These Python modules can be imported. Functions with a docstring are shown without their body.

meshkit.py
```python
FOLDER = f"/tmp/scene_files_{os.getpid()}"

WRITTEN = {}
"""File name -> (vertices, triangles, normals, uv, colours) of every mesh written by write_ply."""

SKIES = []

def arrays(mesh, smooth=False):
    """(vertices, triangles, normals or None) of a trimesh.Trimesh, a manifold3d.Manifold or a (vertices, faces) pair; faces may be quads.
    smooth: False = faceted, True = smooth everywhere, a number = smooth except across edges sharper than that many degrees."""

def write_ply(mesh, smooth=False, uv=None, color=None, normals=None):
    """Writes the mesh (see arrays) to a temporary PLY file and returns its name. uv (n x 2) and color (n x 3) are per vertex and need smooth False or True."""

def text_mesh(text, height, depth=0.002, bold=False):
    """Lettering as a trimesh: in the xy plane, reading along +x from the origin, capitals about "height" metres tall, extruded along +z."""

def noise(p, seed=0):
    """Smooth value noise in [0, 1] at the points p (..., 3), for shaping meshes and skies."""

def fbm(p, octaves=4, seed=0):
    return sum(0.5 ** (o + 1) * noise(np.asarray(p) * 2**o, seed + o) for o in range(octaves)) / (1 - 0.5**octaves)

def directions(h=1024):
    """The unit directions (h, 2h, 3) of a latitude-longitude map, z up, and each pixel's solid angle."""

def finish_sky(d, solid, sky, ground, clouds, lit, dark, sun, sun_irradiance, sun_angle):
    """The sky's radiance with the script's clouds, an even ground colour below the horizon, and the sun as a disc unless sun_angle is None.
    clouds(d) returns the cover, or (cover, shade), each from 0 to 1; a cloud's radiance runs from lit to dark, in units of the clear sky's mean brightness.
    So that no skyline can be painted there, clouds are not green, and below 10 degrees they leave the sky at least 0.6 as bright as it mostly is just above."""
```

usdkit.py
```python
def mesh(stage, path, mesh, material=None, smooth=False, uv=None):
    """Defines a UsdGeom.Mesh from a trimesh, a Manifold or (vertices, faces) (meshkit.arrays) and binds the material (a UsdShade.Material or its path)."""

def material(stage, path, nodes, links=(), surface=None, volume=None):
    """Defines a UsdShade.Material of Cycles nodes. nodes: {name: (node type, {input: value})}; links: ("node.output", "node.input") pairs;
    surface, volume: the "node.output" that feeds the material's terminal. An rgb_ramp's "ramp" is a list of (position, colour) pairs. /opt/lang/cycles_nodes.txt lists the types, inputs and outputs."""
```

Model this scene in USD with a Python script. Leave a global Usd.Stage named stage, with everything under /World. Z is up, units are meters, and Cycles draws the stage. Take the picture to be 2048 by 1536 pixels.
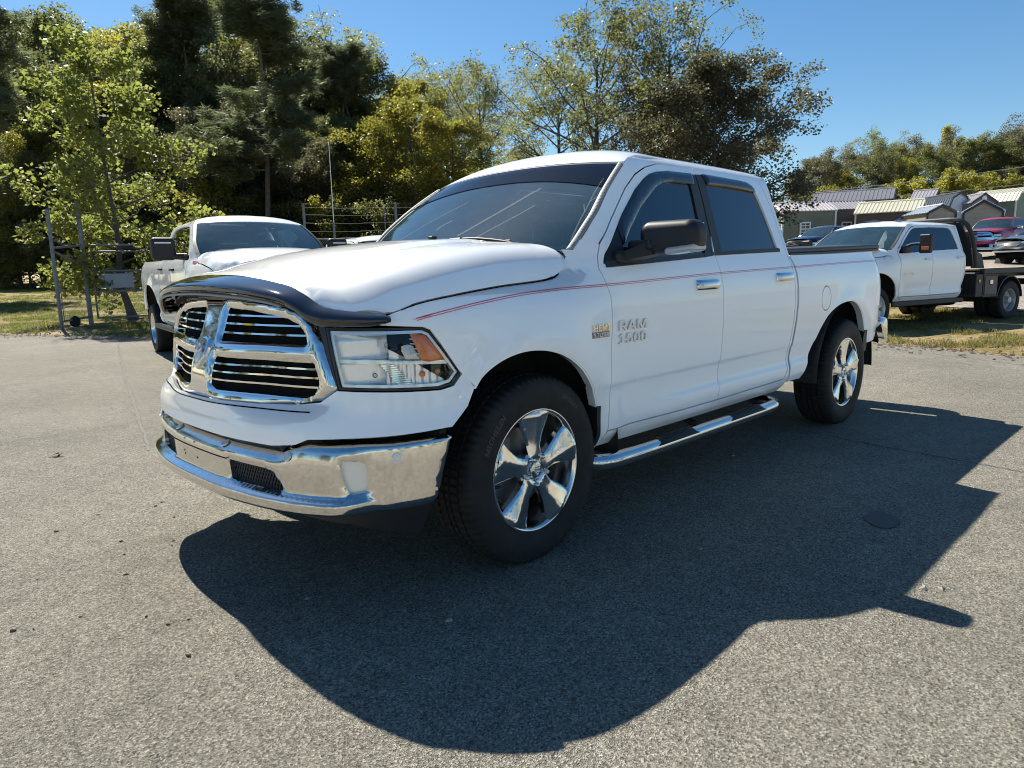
import math, random
import numpy as np, trimesh, shapely, manifold3d, usdkit, meshkit
from pxr import Usd, UsdGeom, UsdLux, UsdShade, Gf, Sdf, Vt
from shapely.geometry import Polygon, LineString, Point, MultiPolygon, box as sbox
from shapely.ops import unary_union
from scipy.interpolate import PchipInterpolator as PCH
from scipy.spatial import Delaunay

random.seed(7); RNG = np.random.default_rng(7)
stage = Usd.Stage.CreateInMemory()
UsdGeom.SetStageUpAxis(stage, 'Z'); UsdGeom.SetStageMetersPerUnit(stage, 1.0)
UsdGeom.Xform.Define(stage, '/World'); UsdGeom.Scope.Define(stage, '/World/Looks')

# ---------------------------------------------------------------- camera
CAM = np.array([2.1572, 2.9916, 1.2749]); YAW, PITCH, ROLL, FPX = -2.3562, -.1622, -.0243, 1407.1
def cam_axes():
    f = np.array([np.cos(YAW)*np.cos(PITCH), np.sin(YAW)*np.cos(PITCH), np.sin(PITCH)])
    r = np.cross(f, [0, 0, 1]); r /= np.linalg.norm(r); u = np.cross(r, f)
    c, s = np.cos(ROLL), np.sin(ROLL)
    return c*r+s*u, -s*r+c*u, f
_r, _u, _f = cam_axes()
camera = UsdGeom.Camera.Define(stage, '/World/camera')
camera.AddTransformOp().Set(Gf.Matrix4d(*_r, 0, *_u, 0, *(-_f), 0, *CAM, 1))
camera.CreateHorizontalApertureAttr(36.0); camera.CreateVerticalApertureAttr(27.0)
camera.CreateFocalLengthAttr(36.0*FPX/2048)
camera.CreateClippingRangeAttr(Gf.Vec2f(.05, 3000))
camera.CreateExposureAttr(0.9)

# ---------------------------------------------------------------- sky and sun
SUN = np.array([-.15, -.84, 1.0]); SUN /= np.linalg.norm(SUN)
dome = UsdLux.DomeLight.Define(stage, '/World/sky')
skym = usdkit.material(stage, '/World/Looks/sky', {
    's': ('sky_texture', dict(sky_type='single_scattering', sun_disc=False, sun_elevation=math.asin(SUN[2]), sun_rotation=math.atan2(SUN[0], SUN[1]), altitude=100., air_density=1.0, aerosol_density=.25, ozone_density=2.5)),
    'b': ('background_shader', dict(strength=.05)), 'h': ('hsv', dict(hue=.496, saturation=1.25, value=1.36))}, [('s.color', 'h.color'), ('h.color', 'b.color')], surface='b.background')
UsdShade.MaterialBindingAPI.Apply(dome.GetPrim()).Bind(skym)
dome.GetPrim().SetCustomDataByKey('kind', 'structure')
sun = UsdLux.DistantLight.Define(stage, '/World/sun')
sun.CreateNormalizeAttr(True); sun.CreateIntensityAttr(1.25); sun.CreateAngleAttr(.53); sun.CreateColorAttr(Gf.Vec3f(1.0, .955, .85))
_z = SUN; _x = np.cross([0, 0, 1], _z); _x /= np.linalg.norm(_x); _y = np.cross(_z, _x)
sun.AddTransformOp().Set(Gf.Matrix4d(*_x, 0, *_y, 0, *_z, 0, 0, 0, 50, 1))

# ---------------------------------------------------------------- helpers: prims, names, labels
_used = {}
def numbered(parent, name):
    k = parent + '/' + name; n = _used.get(k, 0); _used[k] = n + 1
    return k if n == 0 else f'{k}_{n:03d}'
def tag(prim, label=None, cat=None, group=None, kind=None):
    for k, v in (('label', label), ('category', cat), ('group', group), ('kind', kind)):
        if v: prim.SetCustomDataByKey(k, v)
    return prim
def thing(name, label, cat, group=None, loc=(0, 0, 0), rz=0.0):
    x = UsdGeom.Xform.Define(stage, numbered('/World', name))
    x.AddTranslateOp().Set(Gf.Vec3d(*map(float, loc)))
    if rz: x.AddRotateZOp().Set(math.degrees(rz))
    return str(tag(x.GetPrim(), label, cat, group).GetPath())
def copy_of(src, loc, rz=0.0, label=None, scale=None, group=None):
    p = stage.GetPrimAtPath(src); name = src.split('/')[-1]
    if name[-4:-3] == '_' and name[-3:].isdigit(): name = name[:-4]
    x = UsdGeom.Xform.Define(stage, numbered('/World', name))
    x.AddTranslateOp().Set(Gf.Vec3d(*map(float, loc))); x.AddRotateZOp().Set(math.degrees(rz))
    if scale is not None: x.AddScaleOp().Set(Gf.Vec3f(*map(float, np.broadcast_to(scale, 3))))
    pr = x.GetPrim()
    for k, v in p.GetCustomData().items(): pr.SetCustomDataByKey(k, v)
    tag(pr, label, None, group)
    pr.GetReferences().AddInternalReference(p.GetPath()); pr.SetInstanceable(True)
    return str(pr.GetPath())
class G:                                     # a mesh: vertices, triangles, normals or None
    def __init__(s, v, f, n=None): s.v, s.f, s.n = np.asarray(v, float), np.asarray(f, np.int64), n
    def mir(s): return G(s.v*[1, -1, 1], s.f[:, ::-1], None if s.n is None else s.n*[1, -1, 1])
    def mv(s, d): return G(s.v+np.asarray(d, float), s.f, s.n)
    def rot(s, R, c=(0, 0, 0)):
        c = np.asarray(c, float); return G((s.v-c) @ R.T+c, s.f, None if s.n is None else s.n @ R.T)
    def sm(s, a=35):
        v, f, n = meshkit.arrays((s.v, s.f), a); return G(v, f, n)
def join(gs):
    gs = [g for g in gs if g is not None and len(g.v)]
    if any(g.n is None for g in gs): gs = [g if g.n is not None else G(g.v[g.f].reshape(-1, 3), np.arange(3*len(g.f)).reshape(-1, 3), np.repeat(fnorm(g), 3, 0)) for g in gs]
    at = np.cumsum([0]+[len(g.v) for g in gs])
    return G(np.vstack([g.v for g in gs]), np.vstack([g.f+a for g, a in zip(gs, at)]), np.vstack([g.n for g in gs]))
def fnorm(g):
    n = np.cross(g.v[g.f[:, 1]]-g.v[g.f[:, 0]], g.v[g.f[:, 2]]-g.v[g.f[:, 0]]); l = np.linalg.norm(n, axis=1, keepdims=True); return n/np.maximum(l, 1e-12)
def write_mesh(path, g, mat):
    m = UsdGeom.Mesh.Define(stage, path)
    m.CreatePointsAttr(Vt.Vec3fArray.FromNumpy(g.v.astype(np.float32)))
    m.CreateFaceVertexCountsAttr(Vt.IntArray.FromNumpy(np.full(len(g.f), 3, np.int32)))
    m.CreateFaceVertexIndicesAttr(Vt.IntArray.FromNumpy(g.f.astype(np.int32).ravel()))
    m.CreateSubdivisionSchemeAttr('none')
    if g.n is not None:
        m.CreateNormalsAttr(Vt.Vec3fArray.FromNumpy(np.asarray(g.n).astype(np.float32))); m.SetNormalsInterpolation('vertex')
    if mat is not None: UsdShade.MaterialBindingAPI.Apply(m.GetPrim()).Bind(mat)
    return m
def part(parent, name, g, mat, label=None, kind=None):
    if isinstance(g, (list, tuple)): g = join(g)
    path = numbered(parent, name); m = write_mesh(path, g, mat); tag(m.GetPrim(), label, None, None, kind)
    return path
def solo(name, g, mat, label=None, cat=None, group=None, kind=None):
    if isinstance(g, (list, tuple)): g = join(g)
    path = numbered('/World', name); m = write_mesh(path, g, mat); tag(m.GetPrim(), label, cat, group, kind)
    return path
# ---------------------------------------------------------------- helpers: shapes
def tm(m, a=35):
    v, f, n = meshkit.arrays(m, a); return G(v, f, n)
def Rz(a): c, s = np.cos(a), np.sin(a); return np.array([[c, -s, 0], [s, c, 0], [0, 0, 1.]])
def Rx(a): c, s = np.cos(a), np.sin(a); return np.array([[1., 0, 0], [0, c, -s], [0, s, c]])
def Ry(a): c, s = np.cos(a), np.sin(a); return np.array([[c, 0, s], [0, 1., 0], [-s, 0, c]])
def bx(c, s, b=0.0, R=None):                 # box with chamfered edges
    c, s = np.asarray(c, float), np.asarray(s, float)/2
    if b <= 0:
        g = tm(trimesh.creation.box(2*s), False)
    else:
        b = min(b, s.min()*.95); P = []
        for sx in (-1, 1):
            for sy in (-1, 1):
                for sz in (-1, 1):
                    q = np.array([sx, sy, sz])
                    for k in range(3):
                        e = np.full(3, b); e[k] = 0; P.append(q*(s-e))
        g = tm(trimesh.convex.convex_hull(np.array(P)), False)
    if R is not None: g = g.rot(R)
    return g.mv(c)
def hull(pts, a=30): return tm(trimesh.convex.convex_hull(np.asarray(pts, float)), a)
def rbox(c, s, r, n=8, R=None, taper=None):  # rounded box: hull of eight spheres
    c, s = np.asarray(c, float), np.asarray(s, float)/2; r = min(r, s.min()*.98)
    u = trimesh.creation.icosphere(2, r).vertices; P = []
    for sx in (-1, 1):
        for sy in (-1, 1):
            for sz in (-1, 1): P.append(u+np.array([sx, sy, sz])*(s-r))
    P = np.vstack(P)
    if taper is not None: P = taper(P)
    g = tm(trimesh.convex.convex_hull(P), 40)
    if R is not None: g = g.rot(R)
    return g.mv(c)
def tube(pts, r, n=12, caps=True, squash=None):
    pts = np.asarray(pts, float); r = np.broadcast_to(np.asarray(r, float), (len(pts),))
    t = np.gradient(pts, axis=0); t /= np.maximum(np.linalg.norm(t, axis=1, keepdims=True), 1e-9)
    ref = np.array([0, 0, 1.]) if abs(t[0][2]) < .9 else np.array([1., 0, 0])
    a = np.linspace(0, 2*np.pi, n, endpoint=False); V, N = [], []
    u = np.cross(t[0], ref); u /= np.linalg.norm(u)
    for p, d, rr in zip(pts, t, r):
        u = u-d*(u@d); u /= np.linalg.norm(u); w = np.cross(d, u)
        o = np.cos(a)[:, None]*u+np.sin(a)[:, None]*w; V.append(p+rr*o); N.append(o)
    V, N = np.vstack(V), np.vstack(N); F = []
    i = np.arange(n); j = (i+1) % n
    for k in range(len(pts)-1):
        A, B = k*n, (k+1)*n
        F += [np.stack([A+i, A+j, B+j], 1), np.stack([A+i, B+j, B+i], 1)]
    F = np.vstack(F); out = [G(V, F, N)]
    if caps:
        for e, q in ((0, -1), (len(pts)-1, 1)):
            ring = V[e*n:(e+1)*n]; c = ring.mean(0); VV = np.vstack([ring, c]); f = np.stack([i, j, np.full(n, n)], 1)
            if q < 0: f = f[:, ::-1]
            f = f[:, ::-1] if np.dot(np.cross(VV[f[0, 1]]-VV[f[0, 0]], VV[f[0, 2]]-VV[f[0, 0]]), t[e]*q) < 0 else f
            out.append(G(VV, f, np.repeat((t[e]*q)[None], n+1, 0)))
    return join(out)
def smooth_path(pts, n=40):
    pts = np.asarray(pts, float); d = np.r_[0, np.cumsum(np.linalg.norm(np.diff(pts, axis=0), axis=1))]
    return PCH(d, pts)(np.linspace(0, d[-1], n))
def lathe(prof, n=48, axis='y', angle=30, a0=0, a1=2*np.pi):   # prof: (radius, along)
    prof = np.asarray(prof, float); full = abs(a1-a0-2*np.pi) < 1e-6
    t = np.linspace(a0, a1, n, endpoint=not full); m = len(prof)
    r, h = prof[:, 0], prof[:, 1]
    V = np.stack([np.cos(t)[:, None]*r, np.broadcast_to(h, (n, m)), np.sin(t)[:, None]*r], -1).reshape(-1, 3)
    F = []; k = np.arange(m-1)
    for i in range(n if full else n-1):
        a, b = i*m+k, ((i+1) % n)*m+k
        F += [np.stack([a, b, b+1], 1), np.stack([a, b+1, a+1], 1)]
    g = G(V, np.vstack(F))
    if axis == 'z': g = G(g.v[:, [0, 2, 1]], g.f[:, ::-1])
    if axis == 'x': g = G(g.v[:, [1, 0, 2]], g.f[:, ::-1])
    return g.sm(angle) if angle else g
def extrude(poly, d, b=0.0):                 # shapely polygon in xy, thickness d along z
    gs = []
    for q in getattr(poly, 'geoms', [poly]):
        if q.area > 1e-8: gs.append(tm(trimesh.creation.extrude_polygon(q, d, engine='earcut'), 30))
    return join(gs)
def sample_poly(poly, h, hb, rows=(), cols=()):
    poly = poly if poly.is_valid else poly.buffer(0)
    poly = shapely.segmentize(poly, hb); rings = []
    for q in getattr(poly, 'geoms', [poly]): rings += [np.array(q.exterior.coords)[:-1]]+[np.array(i.coords)[:-1] for i in q.interiors]
    a0, b0, a1, b1 = poly.bounds
    A = np.unique(np.r_[np.arange(a0, a1, h), [c for c in cols if a0 < c < a1]]); B = np.unique(np.r_[np.arange(b0, b1, h), [c for c in rows if b0 < c < b1]])
    g = np.stack(np.meshgrid(A, B, indexing='ij'), -1).reshape(-1, 2)
    g[:, 0] += .13*h*np.sin(g[:, 1]*977)
    inner = poly.buffer(-.45*hb); g = g[shapely.contains_xy(inner, g[:, 0], g[:, 1])] if not inner.is_empty else g[:0]
    bnd = np.vstack(rings); pts = np.vstack([bnd, g]); T = Delaunay(pts+1e-7*np.sin(np.arange(len(pts)*2)*12.9898).reshape(-1, 2)).simplices
    c = pts[T].mean(1); T = T[shapely.contains_xy(poly, c[:, 0], c[:, 1])]
    e1, e2 = pts[T[:, 1]]-pts[T[:, 0]], pts[T[:, 2]]-pts[T[:, 0]]; ar = e1[:, 0]*e2[:, 1]-e1[:, 1]*e2[:, 0]
    T = T[np.abs(ar) > 1e-10]; ar = ar[np.abs(ar) > 1e-10]; T[ar < 0] = T[ar < 0][:, ::-1]
    return pts, T, [len(r) for r in rings], poly
def patch(fn, poly, h=.05, hb=.02, flange=.012, rows=(), cols=(), flip=False, round_=None, off=0.0):
    """A panel on the surface fn(a, b): poly is its outline in (a, b); its edge is turned inwards by flange. round_=(width, depth) rounds the rim."""
    if poly.is_empty: return None
    pts, T, rl, poly = sample_poly(poly, h, hb, rows, cols); s = -1.0 if flip else 1.0
    def nrm(q, e=2e-3):
        da = fn(q[:, 0]+e, q[:, 1])-fn(q[:, 0]-e, q[:, 1]); db = fn(q[:, 0], q[:, 1]+e)-fn(q[:, 0], q[:, 1]-e)
        n = np.cross(da, db); return s*n/np.maximum(np.linalg.norm(n, axis=1, keepdims=True), 1e-12)
    P, N = fn(pts[:, 0], pts[:, 1]), nrm(pts)
    if off: P = P+N*off
    F = T if s > 0 else T[:, ::-1]
    N0 = N
    if round_:
        w, d = round_; dist = shapely.distance(poly.boundary, shapely.points(pts)); t = np.clip(1-dist/w, 0, 1)
        P = P-N*(d*(1-np.sqrt(np.maximum(1-t**2, 0))))[:, None]
        g = G(P, F); fn_ = np.cross(P[F[:, 1]]-P[F[:, 0]], P[F[:, 2]]-P[F[:, 0]]); N = np.zeros_like(P)
        for k in range(3): np.add.at(N, F[:, k], fn_)
        N /= np.maximum(np.linalg.norm(N, axis=1, keepdims=True), 1e-12)
    out = [G(P, F, N)]
    if flange:
        at = 0
        for n in rl:
            i = np.arange(n); j = (i+1) % n; A = P[at:at+n]; B = A-N0[at:at+n]*flange; V = np.vstack([A, B])
            f = np.vstack([np.stack([i, n+i, n+j], 1), np.stack([i, n+j, j], 1)])
            if s < 0: f = f[:, ::-1]
            tg = np.roll(A, -1, 0)-np.roll(A, 1, 0); m = np.cross(tg, N0[at:at+n])*s; m /= np.maximum(np.linalg.norm(m, axis=1, keepdims=True), 1e-12)
            out.append(G(V, f, np.vstack([m, m]))); at += n
    return join(out)
def strip(line, w): return LineString(line).buffer(w/2, cap_style=2, join_style=1)
def text_on(fn, txt, a0, b0, height, da=1.0, depth=.004, off=.001, bold=True, shear=0.0, wide=1.0):
    """Raised lettering on a surface fn(a, b): reads along da (+1 or -1) from (a0, b0)."""
    m = meshkit.text_mesh(txt, height, depth, bold); v = m.vertices.copy(); v[:, 0] = v[:, 0]*wide+v[:, 1]*shear
    a, b = a0+da*v[:, 0], b0+v[:, 1]; e = 2e-3
    P = fn(a, b); n = np.cross(fn(a+e, b)-fn(a-e, b), fn(a, b+e)-fn(a, b-e))*(1 if da > 0 else 1); n /= np.linalg.norm(n, axis=1, keepdims=True)
    n *= text_on.sign
    f = m.faces if True else m.faces[:, ::-1]
    g = G(P+n*(off+v[:, 2])[:, None], f); return g.sm(20)
text_on.sign = 1.0
# ---------------------------------------------------------------- materials
_mats = {}
def lin(c): return tuple(((x/255+.055)/1.055)**2.4 if x/255 > .04045 else x/255/12.92 for x in c)
def M(name, color=(.5, .5, .5), rough=.5, metal=0.0, coat=0.0, spec=.5, bump=None, var=None, **kw):
    """Principled; bump=(noise scale, strength, distance); var=(noise scale, second colour, amount)."""
    if name in _mats: return _mats[name]
    n = {'p': ('principled_bsdf', dict(base_color=color, roughness=rough, metallic=metal, coat_weight=coat, specular_ior_level=spec, **kw))}; l = []
    if bump or var: n['tc'] = ('texture_coordinate', {})
    if bump:
        n['bn'] = ('noise_texture', dict(scale=bump[0], detail=4., roughness=.6)); n['bu'] = ('bump', dict(strength=bump[1], distance=bump[2]))
        l += [('tc.object', 'bn.vector'), ('bn.fac', 'bu.height'), ('bu.normal', 'p.normal')]
    if var:
        n['vn'] = ('noise_texture', dict(scale=var[0], detail=5., roughness=.6)); n['vr'] = ('map_range', dict(from_min=.38, from_max=.68, to_min=0., to_max=var[2], clamp=True)); n['vm'] = ('mix', dict(color1=color, color2=var[1]))
        l += [('tc.object', 'vn.vector'), ('vn.fac', 'vr.value'), ('vr.result', 'vm.fac'), ('vm.color', 'p.base_color')]
    _mats[name] = usdkit.material(stage, '/World/Looks/'+name, n, l, surface='p.BSDF'); return _mats[name]
def GLASS(name, tint, ior=1.5, rough=.0, boost=0.0):
    if name in _mats: return _mats[name]
    n = {'t': ('transparent_bsdf', dict(color=tint)), 'g': ('glossy_bsdf', dict(color=(1, 1, 1), roughness=rough, distribution='ggx')), 'f': ('fresnel', dict(IOR=ior)), 'm': ('mix_closure', {})}
    l = [('t.BSDF', 'm.closure1'), ('g.BSDF', 'm.closure2')]
    if boost:
        n['a'] = ('math', dict(math_type='add', value2=boost, use_clamp=True)); l += [('f.fac', 'a.value1'), ('a.value', 'm.fac')]
    else: l += [('f.fac', 'm.fac')]
    _mats[name] = usdkit.material(stage, '/World/Looks/'+name, n, l, surface='m.closure'); return _mats[name]
def paint(name, color, flake=0.0, dirt=True):
    if name in _mats: return _mats[name]
    n = {'p': ('principled_bsdf', dict(base_color=color, roughness=.42, metallic=flake, coat_weight=1.0, coat_roughness=.025, coat_ior=1.5, specular_ior_level=.35)), 'tc': ('texture_coordinate', {}),
         'n': ('noise_texture', dict(scale=1.7, detail=6., roughness=.65)), 'r': ('map_range', dict(from_min=.45, from_max=.75, to_min=0., to_max=.10, clamp=True)), 'm': ('mix', dict(color1=color, color2=tuple(.6*c+.12*d for c, d in zip(color, (1., .9, .75)))))
         , 'n2': ('noise_texture', dict(scale=1.1, detail=2., roughness=.5)), 'b': ('bump', dict(strength=.05, distance=.02))}
    l = [('tc.object', 'n.vector'), ('n.fac', 'r.value'), ('r.result', 'm.fac'), ('m.color', 'p.base_color'), ('tc.object', 'n2.vector'), ('n2.fac', 'b.height'), ('b.normal', 'p.coat_normal')]
    _mats[name] = usdkit.material(stage, '/World/Looks/'+name, n, l, surface='p.BSDF'); return _mats[name]
WHITE = paint('white_paint', (.80, .805, .81))
CHROME = M('chrome', (.83, .83, .82), .045, 1.0, bump=(30, .02, .002))
CHROME_DUSTY = M('dusty_chrome', (.74, .73, .71), .09, 1.0, bump=(240, .06, .001), var=(60, (.55, .52, .48), .5))
BRIGHT = M('bright_metal', (.78, .78, .77), .12, 1.0)
STEEL = M('galvanised_steel', (.15, .16, .175), .55, .25, var=(9, (.09, .095, .105), .8))
BLACK = M('black_plastic', (.011, .011, .012), .45, spec=.35, bump=(420, .12, .001))
GLOSSBLACK = M('gloss_black', (.012, .012, .014), .16, coat=.6)
DEFL_M = M('smoked_acrylic', (.006, .006, .009), .05, coat=1.0, bump=(300, .03, .0005), var=(500, (.05, .05, .05), .10))
SATIN = M('satin_black', (.022, .022, .024), .55)
VOID = M('dark_void', (.006, .006, .006), .9, spec=.1)
LINER = M('wheel_liner', (.014, .014, .014), .85, bump=(60, .3, .004), var=(25, (.04, .037, .033), .6))
RUBBER = M('tyre_rubber', (.009, .009, .0095), .66, spec=.25, bump=(180, .15, .002), var=(14, (.020, .019, .018), .8))
RUBBER_TRIM = M('rubber_trim', (.015, .015, .016), .5)
ALU = M('brake_steel', (.22, .21, .20), .45, .8)
PRIVACY = M('privacy_glass', (.004, .006, .010), .015, spec=.9, coat=.5)
def dusty_glass(name, tint, dust, amount):
    n = {'t': ('transparent_bsdf', dict(color=tint)), 'g': ('glossy_bsdf', dict(color=(1, 1, 1), roughness=.0)), 'f': ('fresnel', dict(IOR=2.0)), 'm': ('mix_closure', {}), 'd': ('diffuse_bsdf', dict(color=dust)), 'md': ('mix_closure', {}),
         'tc': ('texture_coordinate', {}), 'n': ('noise_texture', dict(scale=3.5, detail=6., roughness=.7)), 'mp': ('mapping', dict(scale=(9., 1.6, 3.), rotation=(.2, .5, .7))), 'n2': ('noise_texture', dict(scale=1.2, detail=4., roughness=.7)), 'v': ('voronoi_texture', dict(scale=38.)), 'vr': ('map_range', dict(from_min=.0, from_max=.10, to_min=.45, to_max=0., clamp=True)),
         'mu': ('math', dict(math_type='multiply')), 'r': ('map_range', dict(from_min=.15, from_max=.42, to_min=amount*.75, to_max=amount*1.6, clamp=True)), 'ad': ('math', dict(math_type='add', use_clamp=True)), 'wn': ('noise_texture', dict(scale=11.)), 'wr': ('map_range', dict(from_min=.58, from_max=.62, to_min=0., to_max=1., clamp=True)), 'm5': ('math', dict(math_type='multiply'))}
    l = [('t.BSDF', 'm.closure1'), ('g.BSDF', 'm.closure2'), ('f.fac', 'm.fac'), ('m.closure', 'md.closure1'), ('d.BSDF', 'md.closure2'), ('tc.object', 'n.vector'), ('tc.object', 'mp.vector'), ('mp.vector', 'n2.vector'), ('n.fac', 'mu.value1'), ('n2.fac', 'mu.value2'), ('mu.value', 'r.value'),
         ('tc.object', 'v.vector'), ('v.distance', 'vr.value'), ('tc.object', 'wn.vector'), ('wn.fac', 'wr.value'), ('vr.result', 'm5.value1'), ('wr.result', 'm5.value2'), ('r.result', 'ad.value1'), ('m5.value', 'ad.value2'), ('ad.value', 'md.fac')]
    _mats[name] = usdkit.material(stage, '/World/Looks/'+name, n, l, surface='md.closure'); return _mats[name]
WSG = dusty_glass('windshield_glass', (.62, .80, .79), (.30, .62, .72), .042)
WSBAND = GLASS('windshield_shade_band', (.34, .38, .52), 1.35)
CLEAR = GLASS('clear_lens', (.96, .97, .98), 1.45)
FARGLASS = GLASS('car_window_glass', (.16, .21, .22), 1.55, boost=.03)
AMBER = M('amber_lens', (.86, .20, .02), .15, coat=.6, spec=.6)
RED = M('red_lens', (.34, .012, .012), .12, coat=.8)
REFL = M('lamp_reflector', (.93, .93, .92), .2, .5)
SATIN_SILVER = M('satin_silver', (.62, .62, .61), .32, .55)
BADGE = M('badge_silver', (.60, .62, .65), .28, .55)
GREYPL = M('grey_plastic', (.10, .10, .105), .5)
DASH = M('dash_plastic', (.055, .060, .058), .6)
SEAT = M('seat_cloth', (.035, .036, .038), .85)
PIN = M('red_pinstripe', (.55, .035, .05), .4, coat=.5)
GREYTRIM = M('grey_weatherstrip', (.20, .20, .20), .6, bump=(80, .3, .002))
VINYL = M('tonneau_vinyl', (.022, .023, .025), .48, bump=(260, .15, .001))
SNAP = M('aluminium_rail', (.35, .35, .35), .45, .6)
PAPER = M('white_paper', (.8, .8, .8), .7)
WCHROME = M('wheel_chrome', (.88, .88, .87), .13, 1.0)
if True:
    _mats['dust'] = usdkit.material(stage, '/World/Looks/dust', {'t': ('transparent_bsdf', {}), 'd': ('diffuse_bsdf', dict(color=(.62, .62, .55))), 'm': ('mix_closure', dict(fac=.16))}, [('t.BSDF', 'm.closure1'), ('d.BSDF', 'm.closure2')], surface='m.closure')
DUST = _mats['dust']
# ---------------------------------------------------------------- the pickup's body surfaces (x forward from the front axle, y to the driver's side)
WB = 3.569
def sm(t): t = np.clip(t, 0, 1); return t*t*(3-2*t)
_pu = [0, .15, .3, .45, .6, .70, .80, .90, 1.00, 1.12, 1.28, 1.5, 1.8]
_PX = PCH(_pu, [.990, .988, .978, .956, .922, .887, .838, .772, .692, .581, .428, .214, -.085])
_PY = PCH(_pu, [0, .15, .2995, .448, .595, .690, .781, .861, .926, .973, .998, 1.008, 1.010])
_tx, _ty = _PX(np.linspace(1.8, .3, 400)), _PY(np.linspace(1.8, .3, 400))
def yplan(x): return np.interp(np.asarray(x, float), _tx, _ty)
def PLAN(u, off=0.):
    u = np.asarray(u, float); a = np.abs(u); s = np.where(u < 0, -1., 1.)
    dx, dy = _PX(a, 1), _PY(a, 1); n = np.hypot(dx, dy)
    return _PX(a)+off*dy/n, s*(_PY(a)-off*dx/n)
_lv = [.34, .42, .46, .505, .52, .56, .64, .705, .722, .80, .90, 1.0, 1.1, 1.18, 1.24, 1.285, 1.31]
_ly = [.86, .915, .945, .968, .972, .974, .978, .984, .990, .996, 1.0, 1.002, .999, .990, .975, .956, .942]
_cv = [1.36, 1.50, 1.65, 1.74, 1.80, 1.86, 1.93, 2.02, 2.15, 2.35, 2.60]
_cy = [.925, .872, .815, .780, .755, .722, .665, .580, .450, .250, 0.0]
_cz = [1.36, 1.50, 1.65, 1.738, 1.792, 1.840, 1.878, 1.905, 1.928, 1.946, 1.953]
_Y, _Z = PCH(_lv+_cv, _ly+_cy), PCH(_lv+_cv, _lv+_cz)
_F = PCH([.34, .8, .95, 1.02, 1.08, 1.13, 1.17, 1.20, 1.23, 1.26], [0, 0, 0, 0, -.004, -.016, -.036, -.060, -.092, -.13])
_rd = PCH([-3.2, -2.75, -2.62, -2.45, -1.7, -.7], [-.2, -.09, -.05, -.01, 0, 0])
def SIDE(x, v):
    x, v = np.broadcast_arrays(np.asarray(x, float), np.asarray(v, float))
    y, z = _Y(np.clip(v, .34, 2.6)), _Z(np.clip(v, .34, 2.6))
    z = z+_rd(np.clip(x, -3.2, -.7))*sm((v-1.80)/.4)
    y = y+_F(np.clip(v, .34, 1.26))*sm((x+.62)/.45)
    y = y-np.where(x > -.08, 1.010-yplan(np.clip(x, -.08, .93)), 0)
    y = y-.75*np.clip(-4.12-x, 0, None)**1.9
    y = y+.026*sm((.640-v)/.085)*sm((-.52-x)/.75)*sm((v-.36)/.1)*sm((x+3.0)/.25)
    y = y-.012*sm((-x-2.9)/1.2)*sm((v-1.0)/.3)
    for xc in (0, -WB):
        r = np.hypot(x-xc, z-.41); y = y+.020*np.exp(-((r-.55)/.09)**2)*sm((v-.40)/.1)*(v < 1.15)
    return np.stack([x, y, z], -1)
_oz = [.60, .66, .70, .74, .78, .81, .84, .90, 1.0, 1.10, 1.2, 1.27]
_OF = PCH(_oz, [.050, .062, .060, .048, .020, -.006, -.010, -.014, -.028, -.050, -.085, -.115])
_OL = PCH(_oz, [.045, .045, .035, .022, .012, .008, .004, -.004, -.014, -.035, -.07, -.10])
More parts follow.
